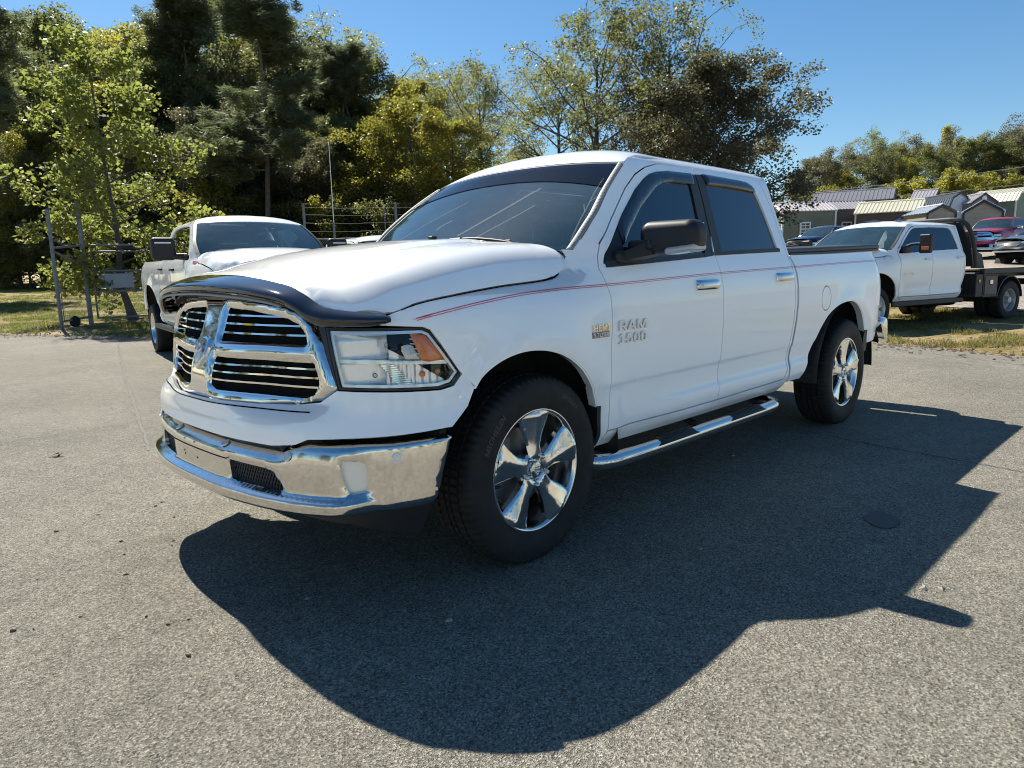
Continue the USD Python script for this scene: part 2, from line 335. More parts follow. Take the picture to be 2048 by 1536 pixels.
def FRONT(u, z, extra=0.):
    u, z = np.broadcast_arrays(np.asarray(u, float), np.asarray(z, float)); a = np.abs(u); zc = np.clip(z, .6, 1.27)
    w = sm((a-.66)/.22); off = _OF(zc)*(1-w)+_OL(zc)*w
    off = off+.045*sm((1.10-z)/.25)*sm((.5-a)/.4)*sm((z-.72)/.08)
    x, y = PLAN(u, off+extra); return np.stack([x, y, z], -1)
_BO = PCH([.36, .39, .405, .45, .462, .475, .50, .56, .585, .63, .655, .668, .675], [.05, .085, .095, .104, .100, .067, .067, .068, .068, .062, .050, .032, .010])
_BS = PCH([.36, .40, .45, .58, .63, .655, .668, .675], [.01, .03, .045, .045, .042, .038, .025, .008])
def BUMPER(u, z, extra=0.):
    u, z = np.broadcast_arrays(np.asarray(u, float), np.asarray(z, float)); a = np.abs(u)
    w = sm((a-.80)/.14); zc = np.clip(z, .36, .675); zz = np.clip(zc+.045*(1-sm((a-.55)/.13))*sm((zc-.56)/.07), .36, .675)
    off = _BO(zz)*(1-w)+_BS(zz)*w-.03*sm((a-.95)/.3)
    x, y = PLAN(u, off+extra); return np.stack([x, y, z], -1)
_db = PCH([0, .3, .5, .6, .66, .72, .78, .95, 1.02], [1.213, 1.205, 1.188, 1.170, 1.140, 1.100, 1.085, 1.087, 1.092])
_dt = PCH([0, .2, .4, .55, .64, .69, .72, .76, .83, .92, 1.02], [1.283, 1.279, 1.262, 1.238, 1.218, 1.195, 1.175, 1.160, 1.147, 1.137, 1.132])
def DEFL(u, w):
    u, w = np.broadcast_arrays(np.asarray(u, float), np.asarray(w, float)); a = np.abs(u)
    off = .010+.030*np.sin(np.pi*np.clip(w, 0, 1)*.8)-.10*w**2*(1-.56*sm((a-.64)/.14))
    x, y = PLAN(u, off); return np.stack([x, y, _db(a)+(_dt(a)-_db(a))*w], -1)
# hood: a height field over (x, y)
_hu = np.array([.93, .86, .80, .74, .68, .62, .55, .45])          # the nose: the hood's front edge runs under the deflector's upper edge
def hood_off(u): return -.060+.050*sm((np.asarray(u, float)-.5)/.4)
_hpx, _hpy = PLAN(_hu, hood_off(_hu))
_hx = [-.348, -.299, -.249, -.178, .14, .422, .57]+[.68]+list(_hpx[1:]); _hv = [1.243, 1.241, 1.239, 1.225, 1.205, 1.179, 1.159, 1.128]
_hz = PCH(_hx, _hv+[float(_dt(u))-.008 for u in _hu[1:]])
_hy = PCH(_hx, [float(SIDE(x, v)[1])-.001 for x, v in zip(_hx[:8], _hv)]+list(_hpy[1:]))
_hc = PCH([-.6, -.35, -.2, .04, .25, .43, .60, .75, .87, .95, 1.02], [1.436, 1.436, 1.435, 1.427, 1.408, 1.382, 1.346, 1.312, 1.288, 1.268, 1.25])
def HOOD(x, y):
    x, y = np.broadcast_arrays(np.asarray(x, float), np.asarray(y, float)); a = np.abs(y)
    ze, ye = _hz(np.clip(x, _hx[0], _hx[-1])), _hy(np.clip(x, _hx[0], _hx[-1]))
    cap = _hc(np.clip(x, -.6, 1.02))-.050*(a/.8)**2.2-.010*sm((a-.38)/.14)
    d = np.clip((ye-a)/(.20+.12*sm((x-.55)/.3)), 0, 1); g = (1-(1-d)**2.8)**.82
    return np.stack([x, y, ze+(cap-ze)*g], -1)
# windshield: s across (-1..1), t up (0..1)
_we = PCH([0, .12, .38, .68, 1.0], np.array([SIDE(x, v) for x, v in ((-.392, 1.352), (-.44, 1.40), (-.538, 1.496), (-.714, 1.646), (-.946, 1.814))]))
def WSHIELD(s, t):
    s, t = np.broadcast_arrays(np.asarray(s, float), np.asarray(t, float)); e = _we(np.clip(t, 0, 1))
    c = np.array([-.20, 0, 1.362])+(np.array([-.862, 0, 1.842])-np.array([-.20, 0, 1.362]))*t[..., None]
    k = (1-np.abs(s)**2.1); x = e[..., 0]+(c[..., 0]-e[..., 0])*k; z = e[..., 2]+(c[..., 2]-e[..., 2])*k
    return np.stack([x, s*e[..., 1], z], -1)
def ROOFH(x, y):
    """Roof skin as a height field that meets the top of the windshield."""
    x, y = np.broadcast_arrays(np.asarray(x, float), np.asarray(y, float)); a = np.abs(y)
    z = np.interp(a, _cy[::-1], _cz[::-1]) if False else _RZ(np.clip(a, 0, .92)); z = z+_rd(np.clip(x, -3.2, -.7))*sm((.76-a)/.25)
    e = WSHIELD(np.clip(a/.76, 0, 1), np.ones_like(a)); xh, zh = e[..., 0], e[..., 2]
    k = np.clip((x+1.45)/(xh+1.45), 0, 1.1)**2.2; return np.stack([x, y, z*(1-k)+(zh+.004+.30*(xh-x))*k], -1)
_RZ = PCH(_cy[::-1], _cz[::-1])
# ---------------------------------------------------------------- terrain
def gz(x, y):
    """Height of the terrain: level around the camera, rising behind the far edge of the lot."""
    x, y = np.asarray(x, float), np.asarray(y, float); dx, dy = x-CAM[0], y-CAM[1]; r = np.hypot(dx, dy); a = np.degrees(np.arctan2(dy, dx))
    a = np.where(a > 60, a-360, a); k = .055*sm((-a-118)/25)+.019*sm((-a-60)/20)*(1-sm((-a-118)/25)); k = k*sm((215+a)/25)
    h = np.clip(r-17.5, 0, None); return k*(h-1.5*(1-np.exp(-h/1.5)))*np.where(r > 75, 75/np.maximum(r, 1), 1)*.98
def drape(poly, lift, h=1.0, hb=.5, fn=None):
    f = lambda a, b: np.stack([a, b, gz(a, b)+lift], -1)
    return patch(f, poly, h=h, hb=hb, flange=0)
rr = np.r_[0, np.geomspace(2, 420, 70)]; th = np.linspace(0, 2*np.pi, 181)[:-1]
gx = np.r_[CAM[0], (CAM[0]+rr[1:, None]*np.cos(th)).ravel()]; gy = np.r_[CAM[1], (CAM[1]+rr[1:, None]*np.sin(th)).ravel()]
n_ = len(th); F = [np.stack([np.zeros(n_, int), 1+np.arange(n_), 1+(np.arange(n_)+1) % n_], 1)]
for k in range(len(rr)-2):
    a = 1+k*n_+np.arange(n_); b = 1+k*n_+(np.arange(n_)+1) % n_; F += [np.stack([a, a+n_, b+n_], 1), np.stack([a, b+n_, b], 1)]
terr = G(np.stack([gx, gy, gz(gx, gy)-.012], 1), np.vstack(F))
def ground_mat():
    n = {'tc': ('geometry', {}), 'p': ('principled_bsdf', dict(roughness=.95, specular_ior_level=.2)),
         'n1': ('noise_texture', dict(scale=.35, detail=6., roughness=.65)), 'n2': ('noise_texture', dict(scale=9., detail=6., roughness=.7)), 'n3': ('noise_texture', dict(scale=55., detail=3., roughness=.7)), 'v': ('voronoi_texture', dict(scale=24.)),
         'r1': ('rgb_ramp', dict(ramp=[(0, (.17, .165, .050)), (.40, (.23, .19, .075)), (.50, (.32, .255, .14)), (.62, (.37, .30, .19)), (1, (.40, .35, .27))])),
         'r2': ('rgb_ramp', dict(ramp=[(0, (.35, .36, .22)), (.45, (.75, .72, .6)), (.6, (1.1, 1.0, .85)), (1, (1.5, 1.4, 1.25))])),
         'm': ('mix', dict(mix_type='multiply', fac=1.0)), 'mr': ('map_range', dict(from_min=.3, from_max=.7, to_min=.55, to_max=1.45)), 'm2': ('mix', dict(mix_type='multiply', fac=1.0)),
         'b': ('bump', dict(strength=.8, distance=.03)), 'ad': ('math', dict(math_type='add'))}
    l = [('tc.position', 'n1.vector'), ('tc.position', 'n2.vector'), ('tc.position', 'n3.vector'), ('n1.fac', 'r1.fac'), ('n2.fac', 'r2.fac'), ('r1.color', 'm.color1'), ('r2.color', 'm.color2'), ('n3.fac', 'mr.value'), ('m.color', 'm2.color1'), ('mr.result', 'm2.color2'), ('m2.color', 'p.base_color'),
         ('n2.fac', 'ad.value1'), ('n3.fac', 'ad.value2'), ('ad.value', 'b.height'), ('b.normal', 'p.normal')]
    return usdkit.material(stage, '/World/Looks/ground', n, l, surface='p.BSDF')
def gravel_mat():
    n = {'tc': ('geometry', {}), 'p': ('principled_bsdf', dict(roughness=.95, specular_ior_level=.2)), 'v': ('voronoi_texture', dict(scale=26.)), 'n': ('noise_texture', dict(scale=1.2, detail=6., roughness=.7)),
         'r': ('rgb_ramp', dict(ramp=[(0, (.14, .12, .10)), (.5, (.27, .23, .19)), (1, (.42, .38, .33))])), 'rn': ('map_range', dict(from_min=.3, from_max=.7, to_min=.7, to_max=1.25)), 'm': ('mix', dict(mix_type='multiply', fac=1.0)), 's': ('separate_color', {}), 'b': ('bump', dict(strength=.7, distance=.02))}
    l = [('tc.position', 'v.vector'), ('tc.position', 'n.vector'), ('v.color', 's.color'), ('s.r', 'r.fac'), ('n.fac', 'rn.value'), ('r.color', 'm.color1'), ('rn.result', 'm.color2'), ('m.color', 'p.base_color'), ('v.distance', 'b.height'), ('b.normal', 'p.normal')]
    return usdkit.material(stage, '/World/Looks/gravel', n, l, surface='p.BSDF')
def asphalt_mat():
    n = {'tc': ('geometry', {}), 'p': ('principled_bsdf', dict(roughness=.88, specular_ior_level=.25)),
         'v': ('voronoi_texture', dict(scale=165., randomness=1.)), 'v2': ('voronoi_texture', dict(scale=300.)), 'sc': ('separate_color', {}), 'sc2': ('separate_color', {}),
         'r': ('rgb_ramp', dict(ramp=[(0, (.11, .101, .082)), (.28, (.24, .220, .178)), (.70, (.315, .290, .235)), (1, (.50, .460, .375))])),
         'r2': ('rgb_ramp', dict(ramp=[(0, (.60, .60, .60)), (.5, (1, 1, 1)), (1, (1.3, 1.3, 1.3))])), 'm': ('mix', dict(mix_type='multiply', fac=1.0)),
         'n': ('noise_texture', dict(scale=.45, detail=7., roughness=.62)), 'mr': ('map_range', dict(from_min=.3, from_max=.7, to_min=.78, to_max=1.16, clamp=True)), 'm2': ('mix', dict(mix_type='multiply', fac=1.0)),
         'n4': ('noise_texture', dict(scale=7., detail=5., roughness=.7)), 'mr4': ('map_range', dict(from_min=.3, from_max=.7, to_min=.86, to_max=1.1, clamp=True)), 'm4': ('mix', dict(mix_type='multiply', fac=1.0)),
         # dark streaks worn by tyres along x, oil spots
         'mp': ('mapping', dict(scale=(.05, .9, 1.))), 'ns': ('noise_texture', dict(scale=1.0, detail=4., roughness=.6)), 'ms': ('map_range', dict(from_min=.55, from_max=.72, to_min=1., to_max=.80, clamp=True)), 'm3': ('mix', dict(mix_type='multiply', fac=1.0)),
         'b': ('bump', dict(strength=.9, distance=.008)), 'ad': ('math', dict(math_type='add'))}
    l = [('tc.position', 'v.vector'), ('tc.position', 'v2.vector'), ('tc.position', 'n.vector'), ('v.color', 'sc.color'), ('sc.r', 'r.fac'), ('v2.color', 'sc2.color'), ('sc2.g', 'r2.fac'), ('r.color', 'm.color1'), ('r2.color', 'm.color2'), ('n.fac', 'mr.value'), ('m.color', 'm2.color1'), ('mr.result', 'm2.color2'),
         ('tc.position', 'n4.vector'), ('n4.fac', 'mr4.value'), ('m2.color', 'm4.color1'), ('mr4.result', 'm4.color2'), ('tc.position', 'mp.vector'), ('mp.vector', 'ns.vector'), ('ns.fac', 'ms.value'), ('m4.color', 'm3.color1'), ('ms.result', 'm3.color2'), ('m3.color', 'p.base_color'),
         ('v.distance', 'ad.value1'), ('v2.distance', 'ad.value2'), ('ad.value', 'b.height'), ('b.normal', 'p.normal')]
    return usdkit.material(stage, '/World/Looks/asphalt', n, l, surface='p.BSDF')
GROUND, GRAVEL, ASPHALT = ground_mat(), gravel_mat(), asphalt_mat()
solo('ground', terr.sm(60), GROUND, kind='structure')
edge = [(9, -40), (4.5, -29), (1.6, -22.5), (-.2, -19.0), (-1.15, -17.2), (-2.2, -15.2), (-3.2, -13.2), (-5.2, -9.4), (-7.3, -5.4), (-8.7, -2.4), (-9.42, -.55), (-9.30, .3), (-8.98, 1.2), (-8.7, 2.2), (-8.2, 4), (-7.4, 9), (-8, 20), (-12, 42)]
rag = np.random.default_rng(3)
ee = shapely.segmentize(LineString(edge), .22); ec = np.array(ee.coords); ec = ec+rag.normal(0, .035, ec.shape)+np.stack([.10*np.sin(ec[:, 1]*1.3), .06*np.sin(ec[:, 0]*1.7)], 1)
lot = Polygon([tuple(c) for c in ec]+[(50, 42), (50, -40)]).buffer(0)
near = lot.intersection(sbox(-14, -45, 50, 45))
solo('asphalt_lot', drape(near, .004, h=2.0, hb=.4), ASPHALT, kind='structure')
gravel_lot = Polygon([(-15.5, 12), (-16.8, 1.2), (-18.5, -4), (-21, -9), (-48, -30), (-66, -24), (-70, -2), (-62, 16), (-40, 22)])
solo('gravel_lot', drape(gravel_lot, .004, h=2.0, hb=1.0), GRAVEL, kind='structure')
# ---------------------------------------------------------------- wheels
def make_tyre(R=.419, Rr=.262, w=.275, n=150):
    h = w/2
    prof = [(Rr, -h*.80), (Rr+.012, -h*.90), (Rr+.05, -h*.985), (Rr+.085, -h), (R-.045, -h*.965), (R-.020, -h*.88), (R-.008, -h*.78), (R-.002, -h*.62),
            (R-.0015, -h*.50), (R-.010, -h*.49), (R-.010, -h*.44), (R, -h*.43), (R+.001, -h*.16), (R-.010, -h*.15), (R-.010, -h*.09), (R+.001, -h*.08), (R+.001, 0)]
    prof = prof+[(r, -y) for r, y in prof[-2::-1]]
    prof = np.array(prof); t = np.linspace(0, 2*np.pi, n*2, endpoint=False); m = len(prof)
    r = np.repeat(prof[None, :, 0], 2*n, 0); y = np.repeat(prof[None, :, 1], 2*n, 0)
    notch = (np.arange(2*n) % 4 < 1)[:, None]*np.isin(np.arange(m), [5, 6, 7, 8, m-9, m-8, m-7, m-6])[None]
    notch2 = ((np.arange(2*n)+2) % 4 < 1)[:, None]*np.isin(np.arange(m), [11, 12, 15, 16, 17, m-13, m-12])[None]
    r = r-.007*notch-.005*notch2
    V = np.stack([np.cos(t)[:, None]*r, y, np.sin(t)[:, None]*r], -1).reshape(-1, 3); k = np.arange(m-1); F = []
    for i in range(2*n):
        a, b = i*m+k, ((i+1) % (2*n))*m+k; F += [np.stack([a, b, b+1], 1), np.stack([a, b+1, a+1], 1)]
    g = G(V, np.vstack(F)); c = fnorm(g); cen = g.v[g.f].mean(1)
    if np.mean(np.einsum('ij,ij->i', c, cen*[1, 0, 1])) < 0: g = G(g.v, g.f[:, ::-1])
    return g.sm(28)
def ring_text(txt, r, h, y, a_mid, depth=.0016):
    gs = []; m = meshkit.text_mesh(txt, h, depth, True); v = m.vertices.copy(); w = v[:, 0].max()
    ang = a_mid-(w/2-v[:, 0])/r; rr = r+v[:, 1]-h/2
    return G(np.stack([rr*np.cos(ang), y+v[:, 2], rr*np.sin(ang)], -1), m.faces).sm(20)
def RIMF(a, b):
    r = np.hypot(a, b); return np.stack([a, .088+.030*sm((.10-r)/.06)*0+.026*(r/.25)**2, b], -1)
def spoke_poly(k):
    th = np.pi/2+k*2*np.pi/5
    pts = [(.045, -.056), (.075, -.040), (.11, -.046), (.15, -.062), (.19, -.080), (.225, -.093), (.258, -.098), (.258, .100), (.225, .088), (.19, .070), (.15, .052), (.11, .040), (.075, .038), (.045, .054)]
    c, s = np.cos(th), np.sin(th); return Polygon([(r*c-q*s, r*s+q*c) for r, q in pts])
def wheel(root, name, side=1, five=True, text=True):
    """Alloy wheel and tyre about the origin, its face towards +y."""
    w = UsdGeom.Xform.Define(stage, numbered(root, name)); p = str(w.GetPath()); S = (lambda g: g) if side > 0 else (lambda g: g.mir())
    part(p, 'tyre', S(make_tyre()), RUBBER)
    if text: part(p, 'tyre_lettering', [S(ring_text('MICHELIN', .345, .026, .1365, .65)), S(ring_text('DEFENDER', .345, .018, .1365, 2.2))], M('tyre_letter_rubber', (.030, .030, .031), .6))
    lip = lathe([(.246, .060), (.250, .100), (.256, .116), (.263, .122), (.270, .121), (.272, .112), (.270, .095), (.262, .09)], 96, angle=50)
    barrel = lathe([(.250, .102), (.240, .06), (.228, .00), (.224, -.06), (.235, -.11)], 72, angle=50)
    barrel = G(barrel.v, barrel.f[:, ::-1], -barrel.n)
    part(p, 'rim', [S(lip), S(barrel)], WCHROME)
    sp = []
    for k in range(5):
        th = np.pi/2+k*2*np.pi/5
        def fn(a, b, th=th):
            P = RIMF(a, b); q = -a*np.sin(th)+b*np.cos(th); r = a*np.cos(th)+b*np.sin(th)
            P[..., 1] += .022-.27*np.abs(q-.008)*sm((r-.05)/.08); return P
        sp.append(S(patch(fn, spoke_poly(k), h=.012, hb=.008, flange=.035, flip=True, round_=(.008, .007))))
    for g in sp: part(p, 'spoke', g, WCHROME)
    hub = lathe([(0, .092), (.070, .092), (.078, .088), (.080, .05)], 48, angle=40)
    part(p, 'hub', S(hub), WCHROME)
    cap = lathe([(0, .116), (.022, .116), (.034, .112), (.037, .100), (.037, .085)], 36, angle=50)
    em = [tm(trimesh.creation.icosphere(2, .008)).mv((dx, .116, dz)) for dx, dz in ((-.009, .009), (.009, .009), (-.007, -.006), (.007, -.006), (0, -.016))]
    cp = part(p, 'centre_cap', S(cap), CHROME); part(p, 'cap_emblem', [S(e) for e in em], BRIGHT)
    for k in range(5):
        a = np.pi/2+np.pi/5+k*2*np.pi/5; c = np.array([.066*np.cos(a), 0, .066*np.sin(a)])
        part(p, 'lug_nut', [S(lathe([(.011, .118), (.012, .09)], 6, angle=False).mv(c)), S(tm(trimesh.creation.icosphere(1, .0112)).mv(c+[0, .117, 0])), S(tm(trimesh.creation.cylinder(.019, .004, sections=18).apply_transform(trimesh.transformations.rotation_matrix(np.pi/2, [1, 0, 0]))).mv(c+[0, .0935, 0]))], SATIN_SILVER if k % 2 else BRIGHT)
    part(p, 'valve', S(tube([(.225, .085, -.03), (.205, .10, -.028)], .006, 8)), BLACK)
    d = lathe([(.05, .01), (.178, .01), (.178, -.02), (.05, -.02)], 40, angle=30)
    part(p, 'brake_disc', S(d), ALU)
    part(p, 'brake_caliper', S(rbox((.13, .0, .08), (.10, .09, .16), .02)), GREYPL)
    return p
# ---------------------------------------------------------------- the white pickup
ram = thing('pickup_truck', 'large white crew cab pickup with chrome grille and black hood deflector, parked nearest the camera', 'pickup truck')
K = Polygon
hoodline = [(.70, 1.118), (.57, 1.159), (.422, 1.179), (.14, 1.205), (-.178, 1.225), (-.249, 1.239), (-.299, 1.269), (-.348, 1.327), (-.333, 1.36)]
_hl = PCH([q[0] for q in hoodline[6::-1]], [q[1] for q in hoodline[6::-1]]); hoodline = [(float(x), float(_hl(x))) for x in np.linspace(.70, -.295, 34)]+hoodline[7:]
doorF = [(-.536, 1.383), (-.506, 1.325), (-.488, 1.272), (-.493, 1.193), (-.506, 1.132), (-.507, 1.028), (-.498, .841), (-.486, .711), (-.494, .497)]
doorM = [(-1.522, .497), (-1.535, .56), (-1.553, .719), (-1.557, .813), (-1.56, .957), (-1.56, 1.127), (-1.556, 1.226), (-1.557, 1.283), (-1.567, 1.34), (-1.603, 1.527), (-1.622, 1.629), (-1.642, 1.766), (-1.655, 1.862)]
topF = [(-1.443, 1.858), (-1.275, 1.842), (-1.128, 1.803), (-1.003, 1.748), (-.869, 1.662), (-.669, 1.499)]
doorR = [(-2.400, .505), (-2.45, .56), (-2.482, .72), (-2.52, .89), (-2.528, 1.0), (-2.522, 1.2), (-2.515, 1.3), (-2.510, 1.408), (-2.507, 1.557), (-2.484, 1.725), (-2.464, 1.815), (-2.425, 1.862), (-2.36, 1.878)]
gapx = [(-2.556, 1.322), (-2.574, 1.24), (-2.584, 1.12), (-2.585, 1.0), (-2.576, .89), (-2.537, .72), (-2.512, .6), (-2.50, .555), (-2.49, .47)]
archF = [(-.417, .611), (-.382, .701), (-.309, .798), (-.234, .859), (-.146, .906), (-.048, .935), (.045, .947), (.133, .945), (.217, .929), (.283, .904), (.342, .87), (.373, .829)]
def chaikin(p, n=2):
    p = np.array(p, float)
    for _ in range(n): q = np.empty((2*len(p)-2, 2)); q[0::2] = p[:-1]*.75+p[1:]*.25; q[1::2] = p[:-1]*.25+p[1:]*.75; p = np.vstack([p[:1], q, p[-1:]])
    return [tuple(a) for a in p]
archR = [(-2.70, .47), (-2.735, .52), (-2.81, .600), (-2.898, .705), (-2.98, .796), (-3.06, .861), (-3.134, .908), (-3.257, .955), (-3.386, .976), (-3.50, .979), (-3.58, .966), (-3.66, .938), (-3.774, .867), (-3.871, .76), (-3.938, .67), (-3.97, .60)]
archF, archR = chaikin(archF), chaikin(archR)
ux = lambda u: float(_PX(u))
front_door = K(doorF+doorM+topF)
rear_door = K(doorM+[(-2.004, 1.878)]*0+list(reversed(doorR)))
glassF = K([(-.525, 1.290), (-.551, 1.334), (-.767, 1.524), (-.956, 1.663), (-1.07, 1.728), (-1.14, 1.760), (-1.22, 1.781), (-1.343, 1.797), (-1.66, 1.803), (-1.60, 1.50), (-1.55, 1.335), (-1.44, 1.322), (-.559, 1.283)])
glassF = glassF.intersection(front_door.buffer(-.004))
glassR = K([(-1.56, 1.800), (-1.763, 1.812), (-1.939, 1.809), (-2.193, 1.804), (-2.29, 1.795), (-2.335, 1.768), (-2.354, 1.72), (-2.380, 1.60), (-2.395, 1.47), (-2.398, 1.36), (-2.28, 1.352), (-1.55, 1.329)]).intersection(rear_door.buffer(-.004))
fender = K(hoodline+[(-.392, 1.356), (-.44, 1.405)]+doorF+[(-.497, .40), (-.455, .40), (-.43, .50)]+archF+[(.438, .898), (ux(1.157), 1.0605), (ux(1.130), 1.0725), (ux(.97), 1.086), (.72, 1.088)])
shell = K([(-.392, 1.356), (-.44, 1.400), (-.538, 1.496), (-.714, 1.646), (-.946, 1.814), (-1.02, 1.868), (-1.12, 1.892), (-1.25, 1.900), (-2.50, 1.900), (-2.565, 1.885), (-2.592, 1.86), (-2.575, 1.80), (-2.556, 1.667), (-2.55, 1.507), (-2.548, 1.389), (-2.534, 1.322), (-2.553, 1.24), (-2.562, 1.12), (-2.563, 1.0), (-2.554, .89), (-2.515, .72), (-2.49, .6), (-2.478, .555), (-2.468, .405), (-.497, .405), (-.497, .497)]+list(reversed(doorF[:-1])))
cab_side = shell.difference(unary_union([front_door, rear_door]).buffer(.002)).buffer(-.002)
cab_side = max(getattr(cab_side, 'geoms', [cab_side]), key=lambda q: q.area)
fuel = Point(0, 0).buffer(1, 32); fuel = shapely.affinity.translate(shapely.affinity.scale(fuel, .082, .086), -3.06, 1.012)
bed = K(gapx[::-1]+[(-3.4, 1.331), (-4.10, 1.345), (-4.50, 1.352), (-4.535, 1.30), (-4.545, 1.20), (-4.545, .85), (-4.50, .70), (-4.36, .655), (-4.10, .615)]+archR[::-1][0:1]+archR[::-1][1:])
tail = K([(-4.44, 1.15), (-4.56, 1.15), (-4.56, .80), (-4.41, .80), (-4.40, .95), (-4.42, 1.10)])
bed = bed.buffer(0).difference(tail.buffer(.004)); bed = max(getattr(bed, 'geoms', [bed]), key=lambda q: q.area)
ROWS = [.44, .46, .48, .505, .513, .52, .54, .70, .705, .711, .717, .722, .74, 1.14, 1.17, 1.2, 1.23, 1.26, 1.285]
def panel(poly, gap=.0022, **kw): return patch(SIDE, poly.buffer(-gap), h=.045, hb=.018, flange=.014, rows=ROWS, flip=True, **kw)
both = (1, -1)
def MS(g, s): return g if s > 0 else g.mir()
P_fender, P_cab, P_bed = panel(fender), panel(cab_side, .001), panel(bed.difference(fuel.buffer(.002)))
P_fd, P_rd = panel(front_door.difference(glassF)), panel(rear_door.difference(glassR))
P_fuel = panel(fuel, .0025)
RUBS = lambda poly, **kw: patch(SIDE, poly, h=.05, hb=.015, flip=True, **kw)
belt = lambda g, n: n.intersection(g)
gF_glass = K([(-.70, 1.296), (-.72, 1.49), (-.767, 1.524), (-.956, 1.663), (-1.07, 1.728), (-1.14, 1.760), (-1.22, 1.781), (-1.343, 1.797), (-1.545, 1.80), (-1.455, 1.326)]).intersection(glassF).buffer(.008)
pilF = glassF.difference(K([(0, 0), (0, 3), (-1.562, 3), (-1.562, 1.80), (-1.465, 1.326), (-1.40, 0)])).buffer(-.001)
pilR = glassR.difference(K([(-3, 0), (-3, 3), (-1.735, 3), (-1.735, 1.80), (-1.655, 1.33), (-1.62, 0)])).buffer(-.001)
gR_glass = glassR.difference(pilR.buffer(.003)).buffer(.008)
sail = K([(-.527, 1.291), (-.551, 1.332), (-.712, 1.474), (-.695, 1.288)]).intersection(glassF).buffer(-.001)
beltF = K([(-.53, 1.270), (-.53, 1.299), (-1.44, 1.335), (-1.553, 1.344), (-1.553, 1.322), (-1.44, 1.312)])
beltR = K([(-1.565, 1.322), (-1.565, 1.344), (-2.40, 1.367), (-2.425, 1.362), (-2.418, 1.343)])
vF = K([(-.70, 1.466), (-.767, 1.527), (-.956, 1.666), (-1.07, 1.731), (-1.14, 1.763), (-1.22, 1.784), (-1.343, 1.800), (-1.60, 1.806), (-1.585, 1.735), (-1.35, 1.735), (-1.25, 1.722), (-1.16, 1.690), (-.96, 1.575), (-.80, 1.455), (-.715, 1.38)])
vR = K([(-1.72, 1.812), (-1.763, 1.815), (-1.939, 1.812), (-2.193, 1.807), (-2.29, 1.798), (-2.338, 1.771), (-2.352, 1.735), (-2.20, 1.742), (-1.95, 1.748), (-1.74, 1.745)])
def VISOR(x, v):
    P = SIDE(x, v); k = sm((1.80-np.asarray(v))/.07) if False else 1.0; P[..., 1] += .014; return P
